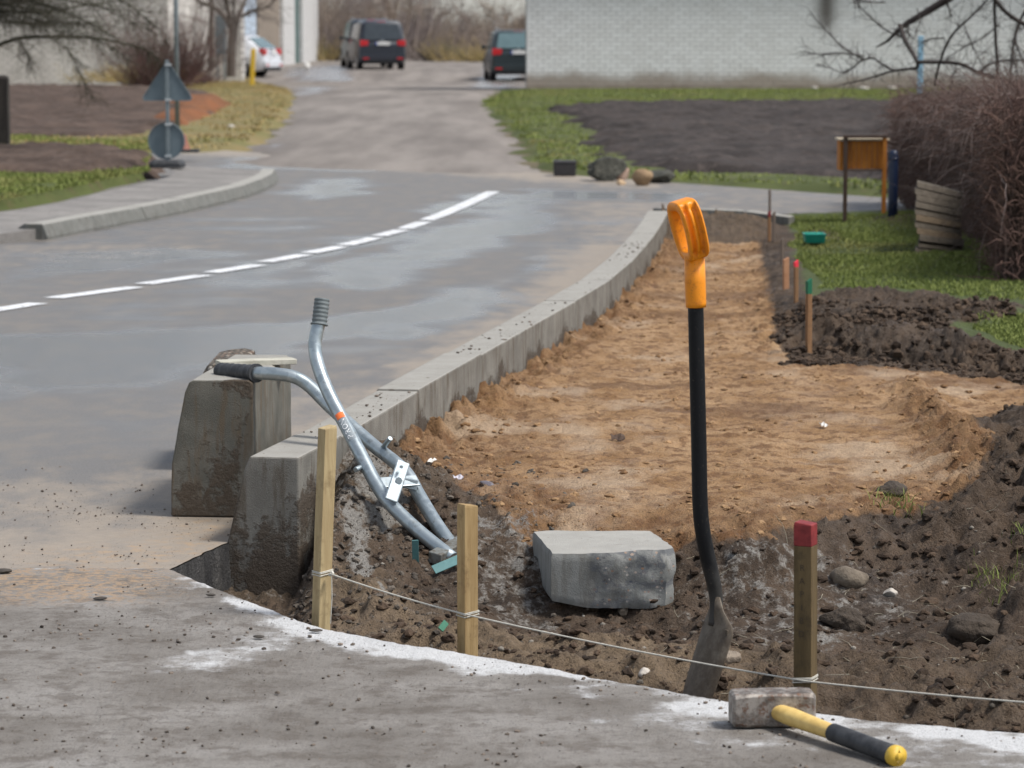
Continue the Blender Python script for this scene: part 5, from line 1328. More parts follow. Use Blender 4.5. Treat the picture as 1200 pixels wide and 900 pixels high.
mb = MB(); mb.prism([(YW - .4, HW), (YW + 8.4, HW), (YW + 4, HW + 2.6)], XW0 - .3, XW1 + .3, lambda u, v, w: (w, u, v)); build('roof', mb, ROOFM, hs_)
mb = MB(); mb.box((0, 0, 0), (.249, .03, .0885)); bo = build('brick', mb, BRICK, hs_, local=True, bevel=0)
bme = bo.data; cnt = 0; restmb = MB()
nrow = int((HW - .08) / .1)
for j in range(nrow):
    z_ = .125 + .1 * j
    off = .13 * (j % 2)
    i = 0
    while XW0 + .127 + off + .26 * i < XW1 - .1:
        x_ = XW0 + .127 + off + .26 * i; i += 1
        jx, jy = random.uniform(-.002, .002), random.uniform(-.002, .002)
        if 1 <= j < 9 and cnt < 300 and x_ < 9.3:
            o = bo if cnt == 0 else bo.copy()
            if cnt: col.objects.link(o); o.parent = hs_
            o.location = (x_ + jx - XW0, jy, z_); cnt += 1
        else: restmb.box((x_ + jx, YW + jy, z_), (.249, .03, .0885))
    if off: restmb.box((XW0 + .0625, YW, z_), (.118, .03, .0885))
o = build('bricks', restmb, BRICK, hs_, fix=False); o['kind'] = 'stuff'
mb = MB(); [mb.box((XW0 - .012, YW + .4 + k * .0, 1.5), (.0, 0, 0)) for k in ()]
mb = MB(); mb.box(((XW0 + XW1) / 2, YW - .30, .02), (XW1 - XW0, .56, .05))
# grey stones along the foot of the wall
for i, (px_, w_) in enumerate(((955, 9), (1012, 16), (1046, 14))):
    far_rock('stone', ('small pale stone at the foot of the white wall under the stain', 'long pale stone at the foot of the white wall', 'pale stone at the foot of the white wall near the blue pole')[i], 'stone', px_, 104, w_, 4, bpy.data.materials['grey_stone'], 45 + i, 2)
# long garage on the left
n = NM('pale_brickwork'); p_ = n.pos(); bt = n.new('ShaderNodeTexBrick'); n.link(n.map(p_, (1, 1, 1), (PI / 2, 0, 0)), bt.inputs['Vector'])
bt.inputs['Scale'].default_value = 1; bt.inputs['Brick Width'].default_value = .26; bt.inputs['Row Height'].default_value = .10; bt.inputs['Mortar Size'].default_value = .012
bt.inputs['Color1'].default_value = lk((.60, .57, .53)); bt.inputs['Color2'].default_value = lk((.68, .65, .61)); bt.inputs['Mortar'].default_value = lk((.36, .34, .32))
PALEB = n.done(n.mix(n.math('MULTIPLY', n.mapr(n.noise(p_, .8, 4, .6), .4, .7), .5), bt.outputs['Color'], (.30, .28, .26)), .9, None, 0, .3)
YG = 98.0; gxx = lambda px: (px - 600) / FPX * YG
ga = thing('garage', 'long pale brick garage behind the trees at the left', 'garage', (gxx(285), YG, 0))
mb = MB(); mb.box(((gxx(285) + gxx(-150)) / 2, YG + .6, 1.4), (gxx(285) - gxx(-150), 1.2, 3.8)); build('wall', mb, PALEB, ga)
mb = MB(); mb.box(((gxx(285) + gxx(-150)) / 2, YG + .6, 3.37), (gxx(285) - gxx(-150) + .5, 1.8, .14)); build('roof', mb, ROOFM, ga)
DOORG = simple('grey_blue_door', (.20, .235, .26), (.26, .295, .32), 1.5, .6, .1, .002, world=True)
for px0, px1, py0, m_ in ((220, 231, 0, DOORG), (140, 190, 10, DOORG)):
    a, b = gxx(px0), gxx(px1); mb = MB(); mb.box(((a + b) / 2, YG - .02, 1.05), (b - a, .06, 2.1)); d_ = build('door', mb, m_, ga, bevel=.01)
    mb = MB(); mb.box((b - .08, YG - .07, 1.0), (.04, .05, .14)); build('handle', mb, GREYP, d_)
a, b = gxx(257), gxx(269); ca_ = thing('cabinet', 'grey blue metal cabinet on two legs left of the forked bare tree', 'cabinet', ((a + b) / 2, YG - .6, 0))
z0_, z1_ = atd(0, 64, YG - .6).z, atd(0, 18, YG - .6).z
mb = MB(); mb.box(((a + b) / 2, YG - .6, (z0_ + z1_) / 2), (b - a, .3, z1_ - z0_)); build('body', mb, GREYM, ca_, bevel=.01)
for x_ in (a + .05, b - .05): mb = MB(); mb.box((x_, YG - .6, z0_ / 2 - .1), (.06, .06, z0_ + .2)); build('leg', mb, GREYM, ca_)
# outbuilding beside the yard: its long side runs away from the lens
XB = -9.55; by = lambda px: XB * FPX / (px - 600)
ob2 = thing('outbuilding', 'brick outbuilding with brown and white bays and a dark green door', 'outbuilding', (XB, by(285), 0))
BRB = simple('brown_brickwork', (.20, .16, .125), (.27, .225, .18), 5, .9, .2, .003, (1, 1, 4), world=True)
LBLUE = simple('light_blue_door', (.42, .50, .60), (.50, .58, .67), 1.5, .6, .1, .002, world=True)
GRD = simple('dark_green_door', (.05, .095, .09), (.075, .13, .12), 1.5, .6, .1, .002, world=True)
n = NM('white_brickwork'); p_ = n.pos(); bt = n.new('ShaderNodeTexBrick'); n.link(n.map(p_, (1, 1, 1), (0, PI / 2, 0)), bt.inputs['Vector'])
bt.inputs['Scale'].default_value = 1; bt.inputs['Brick Width'].default_value = .26; bt.inputs['Row Height'].default_value = .12; bt.inputs['Mortar Size'].default_value = .012
for k_, c_ in (('Color1', (.50, .49, .48)), ('Color2', (.58, .57, .56)), ('Mortar', (.34, .33, .32))): bt.inputs[k_].default_value = lk(c_)
WHB = n.done(bt.outputs['Color'], .9, None, 0, .3)
for px0, px1, m_, nm_, ex in ((200, 285, PALEB, 'wall', 0), (285, 303.5, LBLUE, 'door', -.04), (303.5, 328.5, BRB, 'wall', .03), (328.5, 342.5, WHB, 'pilaster', .18), (342.5, 353.5, GRD, 'door', -.06), (353.5, 372, WHB, 'wall', .1)):
    y0_, y1_ = by(px0), by(px1); mb = MB(); mb.box((XB - 2.5 + ex / 2, (y0_ + y1_) / 2, 1.9), (5 + ex, y1_ - y0_ - .004, 4.2)); build(nm_, mb, m_, ob2)
mb = MB(); mb.box((XB - 2.4, (by(200) + by(372)) / 2, 4.1), (5.8, by(372) - by(200) + .6, .2)); build('roof', mb, ROOFM, ob2)

# ================================================================== cars
TYRE = simple('tyre_rubber', (.012, .012, .013), (.022, .022, .023), 20, .8, .2, .002)
RIM = simple('alloy_rim', (.30, .31, .32), (.42, .43, .44), 20, .35, 0, metal=.8)
GLASS = simple('dark_car_glass', (.018, .024, .028), (.03, .038, .042), 4, .08, 0, spec=.8)
GLASST = simple('teal_car_glass', (.07, .12, .13), (.10, .16, .17), 4, .08, 0, spec=.8)
TAIL = simple('red_tail_light', (.42, .012, .018), (.55, .03, .035), 30, .2, 0, spec=.6)
PLATE = simple('white_plate', (.62, .62, .60), (.70, .70, .68), 20, .5, 0)
BPL = simple('blue_plate_band', (.02, .06, .30), (.03, .08, .36), 20, .5, 0)
BLKP = simple('black_trim', (.014, .014, .015), (.022, .022, .023), 20, .6, 0)
def paint(name, a, rough=.38):
    n = NM(name); m = n.done(n.mix(n.noise(n.obj(), 3, 4, .6), a, tuple(min(1, q * 1.15 + .004) for q in a)), rough, None, .15, .6); n.b.inputs['Coat Weight'].default_value = .2; n.b.inputs['Coat Roughness'].default_value = .08
    return m
def car(label, loc, rotz, L, W, H, pt, belt, rake, rails=False, glass=None, hatch=False, group=None):
    t = thing('car', label, 'car', loc, rotz, group); gl = glass or GLASS; loc_ = True
    w = W / 2; bl = belt
    def ring(y, z0, z1, k):
        return [Vector((a * w * k, y, z)) for a, z in ((-.86, z0), (-.97, z0 + .10), (-1, z0 + .33), (-.985, z1 - .10), (-.93, z1), (.93, z1), (.985, z1 - .10), (1, z0 + .33), (.97, z0 + .10), (.86, z0))]
    mb = MB(); mb.loft([ring(0, .38, bl - .14, .90), ring(.05, .30, bl - .04, .96), ring(.22, .24, bl + .01, 1), ring(L * .3, .21, bl + .01, 1), ring(L * .62, .21, bl - .02, 1), ring(L * .75, .22, bl - .08, .99), ring(L - .35, .25, bl - .22, .96), ring(L - .06, .30, bl - .36, .88), ring(L, .38, bl - .44, .80)], smooth=True)
    body = build('body', mb, pt, t, local=True, bevel=.02)
    tr_ = H
    def gr(y, z, k, zz=None): return None
    yb0, yt0, yt1, yb1 = .10, .10 + rake, L * .52, L * .72
    wt = .80
    def sect(y, top): 
        return [Vector((-.95 * w, y, bl - .03)), Vector((-wt * w - .05, y, bl + (top - bl) * .70)), Vector((-wt * w, y, top - .07)), Vector((-wt * w * .82, y, top)), Vector((wt * w * .82, y, top)), Vector((wt * w, y, top - .07)), Vector((wt * w + .05, y, bl + (top - bl) * .70)), Vector((.95 * w, y, bl - .03))]
    rg = []
    for y, f in ((yb0, 0.02), (yb0 + rake * .55, .62), (yt0, .955), (yt0 + .25, 1), (L * .35, 1.01), (yt1, .99), ((yt1 + yb1) / 2, .60), (yb1, .02)):
        s_ = sect(y, bl + (tr_ - bl) * max(f, .06)); rg.append(s_)
    mb = MB(); mb.loft(rg, smooth=True); build('cabin', mb, pt, t, local=True, bevel=.015)
    def quad(name, pts, mat, par=t, th=.02):
        c_ = sum((Vector(p) for p in pts), Vector()) / 4; nn = (Vector(pts[1]) - Vector(pts[0])).cross(Vector(pts[2]) - Vector(pts[0])).normalized()
        mb = MB(); mb.loft([[Vector(p) - nn * th for p in pts], [Vector(p) + nn * th for p in pts]], smooth=False); return build(name, mb, mat, par, local=True, bevel=.012)
    zb, zt = bl + .03, bl + (tr_ - bl) * .84
    yr = lambda z: yb0 + rake * min(1, (z - bl) / ((tr_ - bl) * .95)) * 1.0 - .03
    quad('rear_window', [(-.80 * w, yr(zb), zb), (.80 * w, yr(zb), zb), (.70 * w, yr(zt), zt), (-.70 * w, yr(zt), zt)], gl)
    for sx in (-1, 1):
        xs = lambda z: sx * (.955 - .15 * ((z - bl) / (tr_ - bl)) ** 1.1) * w
        segs = [(yb0 + rake + .12, L * .27), (L * .285, L * .44), (L * .455, L * .60)]
        for k, (a, b) in enumerate(segs):
            b2 = b if k < 2 else b - .22
            quad('side_window', [(xs(zb) , a, zb), (xs(zb), b, zb), (xs(zt), b2, zt), (xs(zt), a + (.05 if k == 0 else 0), zt)], gl, th=.028)
        zl = bl - .06
        mb = MB(); mb.loft([[Vector((sx * w * a, y, z)) for a, z in ((.62, zl - .10), (.96, zl - .13), (.955, zl + .10), (.60, zl + .06))] for y in (-.015, .18)], smooth=False)
        build('tail_light', mb, TAIL, t, local=True, bevel=.015)
        for yy_ in (.80, L - .88):
            mb = MB(); mb.tube([(sx * (w - .21), yy_, .32), (sx * (w - .20), yy_, .32), (sx * (w - .015), yy_, .32), (sx * (w - .005), yy_, .32)], [.29, .32, .32, .29], 24); wh = build('wheel', mb, TYRE, t, local=True)
            mb = MB(); mb.tube([(sx * (w - .10), yy_, .32), (sx * (w + .002), yy_, .32)], [.21, .20], 18); build('rim', mb, RIM, wh, local=True)
            mb = MB(); mb.tube([(sx * (w - .03), yy_ - .37, .40), (sx * (w - .03), yy_ - .30, .60), (sx * (w - .03), yy_, .70), (sx * (w - .03), yy_ + .30, .60), (sx * (w - .03), yy_ + .37, .40)], .035, 6); build('wheel_arch', mb, BLKP, t, local=True)
        mb = MB(); mb.box((sx * (w + .07), L * .60, bl + .06), (.16, .10, .13)); build('mirror', mb, pt, t, local=True, bevel=.03)
        if rails:
            mb = MB(); mb.tube(curve([(sx * w * .70, yt0 + .2, tr_ - .02), (sx * w * .70, yt0 + .35, tr_ + .045), (sx * w * .70, yt1 - .3, tr_ + .045), (sx * w * .70, yt1 - .1, tr_ - .02)], 4), .018, 8); build('roof_rail', mb, RIM, t, local=True)
    quad('bumper', [(-.93 * w, -.03, .36), (.93 * w, -.03, .36), (.95 * w, -.035, .56), (-.95 * w, -.035, .56)], pt, th=.03)
    quad('lower_bumper', [(-.80 * w, .0, .24), (.80 * w, .0, .24), (.86 * w, -.01, .37), (-.86 * w, -.01, .37)], BLKP, th=.03)
    for sx in (-1, 1):
        mb = MB(); mb.box((sx * w * .72, -.07, .43), (.22, .02, .05)); build('reflector', mb, TAIL, t, local=True)
    zp = bl - .09
    mb = MB(); mb.box((0, -.015, zp), (.52, .03, .115)); pl_ = build('number_plate', mb, PLATE, t, local=True, bevel=.004)
    mb = MB(); mb.box((-.235, -.033, zp), (.045, .01, .112)); build('plate_band', mb, BPL, pl_, local=True)
    mb = MB(); mb.tube([(0, yr(bl + .0) - .05, bl - .005), (0, yr(bl) - .02, bl - .005)], .05, 14); build('badge', mb, RIM, t, local=True)
    mb = MB(); mb.box((0, yt0 + .02, tr_ - .04), (.30, .05, .03)); build('brake_light', mb, TAIL, t, local=True)
    return t
fh = lambda y: float(far_h(np.array([0.]), np.array([y]))[0])
NVY = paint('dark_blue_car_paint', (.016, .020, .030)); DGR = paint('dark_green_grey_car_paint', (.014, .024, .028)); WHC = paint('white_car_paint', (.62, .64, .68), .3); DBL = paint('deep_blue_car_paint', (.018, .030, .045))
y_ = 112.5; car('dark blue people carrier parked on the gravel seen from behind', ((449.5 - 600) / FPX * y_, y_, fh(y_)), R(9.5), 4.8, 1.74, 1.80, NVY, 1.06, .22)
y_ = 119.5; car('dark car with pale roof parked just ahead of the people carrier', ((437 - 600) / FPX * y_, y_, fh(y_) + .02), R(8), 4.6, 1.80, 1.86, DBL, 1.08, .25, rails=True)
y_ = 99.5; car('dark grey estate car half hidden behind the white brick house', ((608 - 600) / FPX * y_, y_, fh(y_)), R(4), 4.6, 1.80, 1.66, DGR, 1.04, .34, rails=True, glass=GLASST)
y_ = 104; car('white hatchback parked between the garage and the outbuilding', ((321 - 600) / FPX * y_, y_, fh(y_)), R(73), 4.1, 1.68, 1.42, WHC, .95, .62, glass=GLASST)

# ================================================================== plants
TRUNK = simple('grey_brown_bark', (.075, .06, .05), (.14, .115, .10), 6, .9, .5, .01)
TWIG = simple('grey_brown_twig', (.085, .07, .062), (.14, .118, .108), 3, .9, 0, world=True)
TWIGD = simple('dark_olive_twig', (.03, .028, .017), (.075, .067, .045), 3, .9, 0, world=True)
TWIGR = simple('red_brown_twig', (.075, .035, .030), (.13, .07, .06), 3, .9, 0, world=True)
TWIGH = simple('brown_hedge_twig', (.085, .055, .045), (.18, .125, .105), 5, .9, 0, world=True)
TWIGW = simple('dark_wet_twig', (.028, .022, .020), (.055, .043, .038), 5, .85, 0, world=True)
def grow(mb, p, d, L, r, lev, rs, ends, spread=.55, up=.15, nseg=5, sides=6):
    pts, rr = [p], [r]; q = p.copy(); dd = d.copy()
    for i in range(nseg):
        dd = (dd + Vector((rs.gauss(0, .12), rs.gauss(0, .12), rs.gauss(0, .08) + up * .12))).normalized()
        q = q + dd * (L / nseg); pts.append(q.copy()); rr.append(r * (1 - .5 * (i + 1) / nseg))
        if lev > 0 and i >= 1 and rs.random() < .75:
            a = rs.uniform(0, 2 * PI); o_ = Vector((math.cos(a), math.sin(a), rs.uniform(-.1, .6)))
            grow(mb, q.copy(), (dd + o_ * spread * 1.4).normalized(), L * rs.uniform(.5, .75), rr[-1] * .6, lev - 1, rs, ends, spread, up, nseg, max(3, sides - 1))
    mb.tube(pts, rr, sides, caps=False)
    if lev == 0: ends += [(pts[k], dd.copy()) for k in (2, 3, 4, 5)]
    else: ends += [(pts[-1], dd.copy())]
def tree(label, base, stems, L, r, lev, seed, twig_n, twig_l, twig_r, tw, bark=None, name='bare_tree', cat='tree', spread=.55, droop=.1, group=None):
    t = thing(name, label, cat, base, 0, group); rs = random.Random(seed); mb = MB(); ends = []
    for d_ in stems: grow(mb, Vector(base), Vector(d_).normalized(), L * rs.uniform(.9, 1.1), r, lev, rs, ends, spread)
    build('trunk', mb, bark or TRUNK, t, fix=False)
    rr = np.random.default_rng(seed); k = rr.integers(0, len(ends), twig_n)
    P0 = np.array([ends[i][0][:] for i in k]); D = np.array([ends[i][1][:] for i in k]) + rr.normal(size=(twig_n, 3)) * .6
    V, F, _ = twigs(P0, D, twig_l * rr.uniform(.4, 1.2, twig_n), twig_r, droop, .22, 4, seed)
    o = np_mesh('crown', V - np.array(base)[None], F, tw, t, smooth=False); return t
def P3(px, py, Y, z=None):
    p = atd(px, py, Y); return (p.x, Y, fh(Y) if z is None else z)

def limb_tree(label, Y, limbs, twig_n, twig_l, twig_r, tw, bark, seed, name='bare_tree', cat='tree', droop=.1, sp=.7, from_=1, base=None, zb=None, depth=.0, bias=(0, 0, 0), group=None, nodes=None):
    """A tree whose main limbs follow given lines; twigs spring from the limbs."""
    b = Vector(base) if base is not None else atd(limbs[0][0][0][0], limbs[0][0][0][1], Y)
    t = thing(name, label, cat, b, 0, group); rr = np.random.default_rng(seed); mb = MB(); P0, D = [], []
    for j, (pts, r0, r1) in enumerate(limbs):
        wv = [atd(px, py, Y + depth * math.sin(j * 2.4) * k / max(1, len(pts) - 1)) for k, (px, py) in enumerate(pts)]
        c_ = curve(wv, 5) if len(wv) > 2 else [wv[0] + (wv[1] - wv[0]) * q / 5 for q in range(6)]
        n_ = len(c_); mb.tube(c_, [r0 + (r1 - r0) * k / (n_ - 1) for k in range(n_)], 7 if r0 > .03 else 5, caps=False)
        if j >= from_:
            for k in range(1, n_): P0.append(c_[k][:]); D.append(((c_[k] - c_[k - 1]).normalized())[:])
    build('trunk', mb, bark, t, fix=False)
    P0, D = np.array(P0), np.array(D); k = rr.integers(0, len(P0), twig_n)
    V, F, e_ = twigs(P0[k], D[k] + rr.normal(size=(twig_n, 3)) * sp + np.array(bias), twig_l * rr.uniform(.25, 1.2, twig_n), twig_r, droop, .2, 5, seed)
    k2 = rr.integers(0, twig_n, twig_n); V2, F2, _ = twigs(P0[k[k2]] + (e_[k2] - P0[k[k2]]) * rr.uniform(.3, .95, (twig_n, 1)), rr.normal(size=(twig_n, 3)) + np.array(bias), twig_l * .35 * rr.uniform(.3, 1.2, twig_n), twig_r * .7, droop, .25, 4, seed + 1)
    o = np_mesh('crown', np.concatenate([V, V2]) - np.array(b)[None], np.concatenate([F, F2 + len(V)]), tw, t, smooth=False); return t
limb_tree('forked bare tree with thick stems just left of the white car', 93, [([(271, 90), (271, 70), (272, 50), (274, 34)], .15, .125), ([(273, 38), (262, 18), (247, 7), (232, 0), (215, -22)], .085, .04), ([(273, 40), (268, 15), (262, -15), (258, -50)], .08, .035), ([(274, 40), (280, 18), (288, -2), (296, -40)], .09, .04), ([(283, 20), (294, 14), (306, 11), (322, 0), (335, -25)], .05, .015), ([(274, 36), (274, 10), (276, -30)], .05, .02)],
          160, 1.6, .013, TWIG, TRUNK, 5, depth=.8, bias=(0, 0, .3))
limb_tree('thin straight bare tree in front of the garage wall', 95, [([(247, 84), (247.5, 40), (248, 0), (247, -60)], .085, .06), ([(248, 10), (240, -10), (230, -40)], .03, .015), ([(248, 0), (256, -20), (262, -50)], .03, .015)], 60, 1.2, .010, TWIG, TRUNK, 6)
# old tree on the left whose boughs hang into the picture; its trunk stands just outside
_rb = random.Random(77); BOUGHS = []
for _ in range(22):
    x0_, y0_, x1_ = _rb.uniform(-58, -20), _rb.uniform(-60, 20), _rb.uniform(40, 195); y1_ = _rb.uniform(-40, 42) + .06 * x1_
    BOUGHS.append(([(x0_, y0_), (x0_ + (x1_ - x0_) * .35, y0_ + (y1_ - y0_) * .3 + _rb.uniform(-14, 10)), (x0_ + (x1_ - x0_) * .7, y0_ + (y1_ - y0_) * .75 + _rb.uniform(-10, 8)), (x1_, y1_)], _rb.uniform(.008, .016), .002))
limb_tree('old mossy tree with drooping dark boughs hanging in from the left', 30, [([(-70, 215), (-66, 120), (-60, 30), (-50, -60)], 0.1300, 0.0675), ([(-62, 80), (-20, 60), (22, 45), (60, 43), (105, 44), (150, 52), (176, 62), (190, 76)], 0.0255, 0.0045), ([(-58, 20), (0, -5), (50, 5), (100, 25), (130, 42)], 0.0210, 0.0045), ([(-55, -20), (20, -30), (90, -20), (150, 5), (178, 30)], 0.0195, 0.0045),
          ([(60, 43), (82, 62), (95, 88), (106, 112)], 0.0067, 0.0023), ([(-10, 10), (20, 22), (50, 30)], 0.0112, 0.0037), ([(-55, -50), (40, -70), (120, -50), (190, -18)], 0.0195, 0.0060), ([(105, 44), (130, 55), (150, 70)], 0.0060, 0.0023), ([(20, 46), (30, 60), (36, 78)], 0.0053, 0.0023), ([(0, -20), (40, 0), (75, 12)], 0.0105, 0.0030)] + BOUGHS,
          3000, .36, .0028, TWIGD, TWIGD, 8, droop=.15, sp=.95, depth=1.0, bias=(0, 0, -.15))
def bush(label, Y, px, pyb, W, H, n_, tw, seed, name='bush', rad=.008, droop=.2, fan=.6, cat='bush', depth=None, group=None):
    b = atd(px, pyb, Y); rr = np.random.default_rng(seed); t = thing(name, label, cat, (b.x, Y, b.z), 0, group)
    P0 = np.stack([rr.normal(0, W * .22, n_), rr.normal(0, (depth or W) * .22, n_), np.zeros(n_)], 1)
    D = np.stack([P0[:, 0] / W * fan * 3 + rr.normal(0, .25, n_), rr.normal(0, .3, n_), np.full(n_, 1.0)], 1)
    V, F, e_ = twigs(P0, D, H * rr.uniform(.5, 1.1, n_), rad, droop, .14, 6, seed)
    m = n_ * 3; k = rr.integers(0, n_, m); f = rr.uniform(.25, 1, (m, 1)); Q = P0[k] + (e_[k] - P0[k]) * f
    V2, F2, _ = twigs(Q, rr.normal(size=(m, 3)) + np.array([0, 0, .5]), H * .3 * rr.uniform(.3, 1.1, m), rad * .55, droop, .25, 4, seed + 1)
    mb = MB()
    for i in range(5): mb.tube([(0, 0, -.1), (P0[i][0] * .7, P0[i][1] * .7, H * .06), (P0[i][0] * 1.2, P0[i][1], H * .3), (P0[i][0] * 1.6, P0[i][1] * 1.1, H * .6)], [rad * 4, rad * 3.6, rad * 3, rad * 1.5], 6)
    build('trunk', mb, TRUNK, t, local=True, fix=False)
    np_mesh('crown', np.concatenate([V, V2]), np.concatenate([F, F2 + len(V)]), tw, t, smooth=False); return t
bush('red brown leafless bush rising behind the portable sign', 72, 190, 112, 1.0, 2.0, 420, TWIGR, 21, rad=.010)
bush('dense dark purple grey bush beside the grey pole', 88, 222, 92, 1.3, 2.6, 160, TWIG, 22, rad=.010)
bush('low dark bush at the foot of the forked tree', 90, 238, 96, .9, .35, 120, TWIGR, 23, rad=.010)
bush('low straw coloured bush on the bank behind the portable sign', 80, 158, 96, 2.4, .55, 380, DRYBLADE, 24, rad=.010, fan=.9)
# wood behind the yard: one mass, with some trees of their own in front of it
rr = np.random.default_rng(31); n_ = 5200
X = rr.uniform(-24, 6, n_); Y = rr.uniform(150, 205, n_); H = 2.6 + 1.6 * fbm(X, Y * .3, .16, 3, 32) + 2.4 * smooth(-3.8, -6.2, X)
P0 = np.stack([X, Y, np.full(n_, -.1)], 1); D = np.stack([rr.normal(0, .35, n_), rr.normal(0, .3, n_), np.ones(n_)], 1)
V, F, e_ = twigs(P0, D, H * rr.uniform(.5, 1.0, n_), .030, .0, .14, 4, 33)
m = 11000; k = rr.integers(0, n_, m); Q = P0[k] + (e_[k] - P0[k]) * rr.uniform(.15, 1, (m, 1))
V2, F2, _ = twigs(Q, rr.normal(size=(m, 3)) + np.array([0, 0, .5]), 1.2 * rr.uniform(.3, 1.1, m), .018, .1, .3, 3, 34)
WOODM = NM('hazy_wood_twig'); p_ = WOODM.pos(); WOODM = WOODM.done(WOODM.mix(WOODM.mapr(WOODM.noise(WOODM.map(p_, (1, .2, 1)), .35, 3, .6), .35, .65), WOODM.mix(WOODM.island(), (.13, .105, .10), (.22, .185, .18)), WOODM.mix(WOODM.island(), (.19, .15, .115), (.28, .22, .165))), .95, None, 0, .1)
kind(np_mesh('leafless_wood', np.concatenate([V, V2]), np.concatenate([F, F2 + len(V)]), WOODM, smooth=False), 'stuff')
for i, (px_, Y_, h_, lb_) in enumerate(((487, 150, 1.7, 'tall dark bare tree behind the yard right of the people carrier'), (470, 148, 1.5, 'bare tree behind the yard rising over the roof of the people carrier'), (388, 158, 1.6, 'bare tree behind the outbuilding end at the edge of the wood'), (598, 160, 1.0, 'slender bare tree behind the estate car against the sky'), (545, 165, .7, 'small bare tree in the middle of the wood edge'))):
    tree(lb_, P3(px_, 66, Y_, 0), [(.02 * i - .04, 0, 1)] + ([(-.4, .1, 1), (.45, 0, 1)] if i < 3 else []), h_ * 1.9, .075 if i < 3 else .05, 2, 50 + i, 260, .9 * h_, .016, WOODM, WOODM, group=None)
for i, (px_, Y_, w_, lb_) in enumerate(((530, 146, 2.4, 'tan dry bush at the far edge of the yard between the cars'), (560, 144, 1.6, 'lower tan bush beside the estate car at the yard edge'), (508, 147, 1.8, 'grey bush at the yard edge right of the people carrier'), (388, 150, 1.8, 'tan bush at the yard edge left of the people carrier'))):
    bush(lb_, Y_, px_, 72, w_, 1.2 if i != 1 else .8, 130, TWIG if i == 2 else DRYBLADE, 60 + i, rad=.014, fan=.9)
# hedge along the right side
q0, q1 = at(1052, 243, .12), at(1262, 338, .12)
hx = lambda y: 2.80 + .0 * y
YH0, YH1, HH = 14.1, 22.9, .93
hd_ = thing('hedge', 'clipped leafless brown hedge with weeping twigs along the right edge', 'hedge', (3.3, 19, .1))
rr = np.random.default_rng(41)
gy_ = np.linspace(YH0, YH1, 150); prof_ = [(.02, -.1), (.0, .25), (-.01, .55), (.02, .8), (.10, .93), (.3, .97), (.6, .96), (1.1, .93), (1.5, .8), (1.6, -.1)]
pr_ = np.array([[np.interp(s_, np.linspace(0, 1, len(prof_)), [p[k] for p in prof_]) for k in (0, 1)] for s_ in np.linspace(0, 1, 60)])
Y = np.repeat(gy_[:, None], 60, 1); U = np.repeat(pr_[None, :, 0], 150, 0); Zc = np.repeat(pr_[None, :, 1], 150, 0)
hxe = lambda q: np.interp(q, [14.1, 15.2, 15.9, 17, 20.5, 22.9], [2.30, 2.44, 2.60, 2.62, 2.74, 2.86])
edge = hxe(gy_)[:, None] - .10 + .03 * np.sin(gy_ * 1.7)[:, None] + .06 * fbm(Y, Zc * 2, 1.6, 4, 42) + .03 * fbm(Y, Zc * 2, 9, 3, 43)
endc = smooth(YH0, YH0 + .12, Y) * smooth(YH1, YH1 - .12, Y)
X = edge + U + .10 + (1 - endc) * .1; Zc = .12 + Zc * (.96 + .05 * fbm(Y, U, 1.2, 3, 44)) * (.75 + .25 * endc) * np.interp(Y, [15, 22], [.92, .74]) - .03
X[0] = X[0].mean(); X[-1] = X[-1].mean(); Zc[0] = Zc[0].mean(); Zc[-1] = Zc[-1].mean()
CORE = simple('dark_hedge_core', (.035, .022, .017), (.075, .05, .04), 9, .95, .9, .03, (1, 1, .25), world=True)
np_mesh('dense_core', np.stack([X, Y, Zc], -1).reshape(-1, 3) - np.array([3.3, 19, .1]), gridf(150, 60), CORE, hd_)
n_ = 7000; y_ = rr.uniform(YH0, YH1, n_); z_ = rr.uniform(.08, .93, n_) * np.interp(y_, [15, 22], [.92, .75])
P0 = np.stack([hxe(y_) + .03 * np.sin(y_ * 1.7) + rr.uniform(-.05, .06, n_), y_, z_], 1); D = np.stack([rr.normal(-.06, .18, n_), rr.normal(0, .35, n_), np.ones(n_)], 1)
V, F, _ = twigs(P0, D, np.minimum(rr.uniform(.08, .32, n_), 1.12 * np.interp(y_, [15, 22], [.92, .74]) - z_), .0030, 0, .14, 4, 45)
m = 2600; y_ = rr.uniform(YH0, YH1 - 1.0, m); P1 = np.stack([hxe(y_) + rr.uniform(0, 1.4, m), y_, 1.04 * np.interp(y_, [15, 22], [.92, .75])], 1); D1 = np.stack([rr.normal(-.3, .5, m), rr.normal(0, .5, m), np.ones(m) * .5], 1)
V1, F1, _ = twigs(P1, D1, rr.uniform(.12, .4, m), .0026, .9, .22, 5, 46)
h_ = 8000; y_ = rr.uniform(YH0, YH1 - .1, h_); g_ = np.interp(y_, [15, 22], [.92, .75]); top_ = rr.uniform(0, 1, h_) < .35
P4 = np.stack([hxe(y_) + np.where(top_, rr.uniform(0, 1.4, h_), rr.uniform(-.07, .04, h_)), y_, np.where(top_, 1.03, rr.uniform(.1, 1.02, h_)) * g_], 1)
D4 = rr.normal(size=(h_, 3)); D4[:, 0] -= .3; D4[:, 2] = np.abs(D4[:, 2]) * .8 + .1
q_ = h_ - 1800; P4[q_:] = np.stack([2.22 + rr.uniform(0, .5, 1800), rr.uniform(14.0, 14.5, 1800), rr.uniform(.1, .95, 1800)], 1)
V4, F4, e4 = twigs(P4, D4, rr.uniform(.06, .26, h_), .0034, .5, .35, 5, 48)
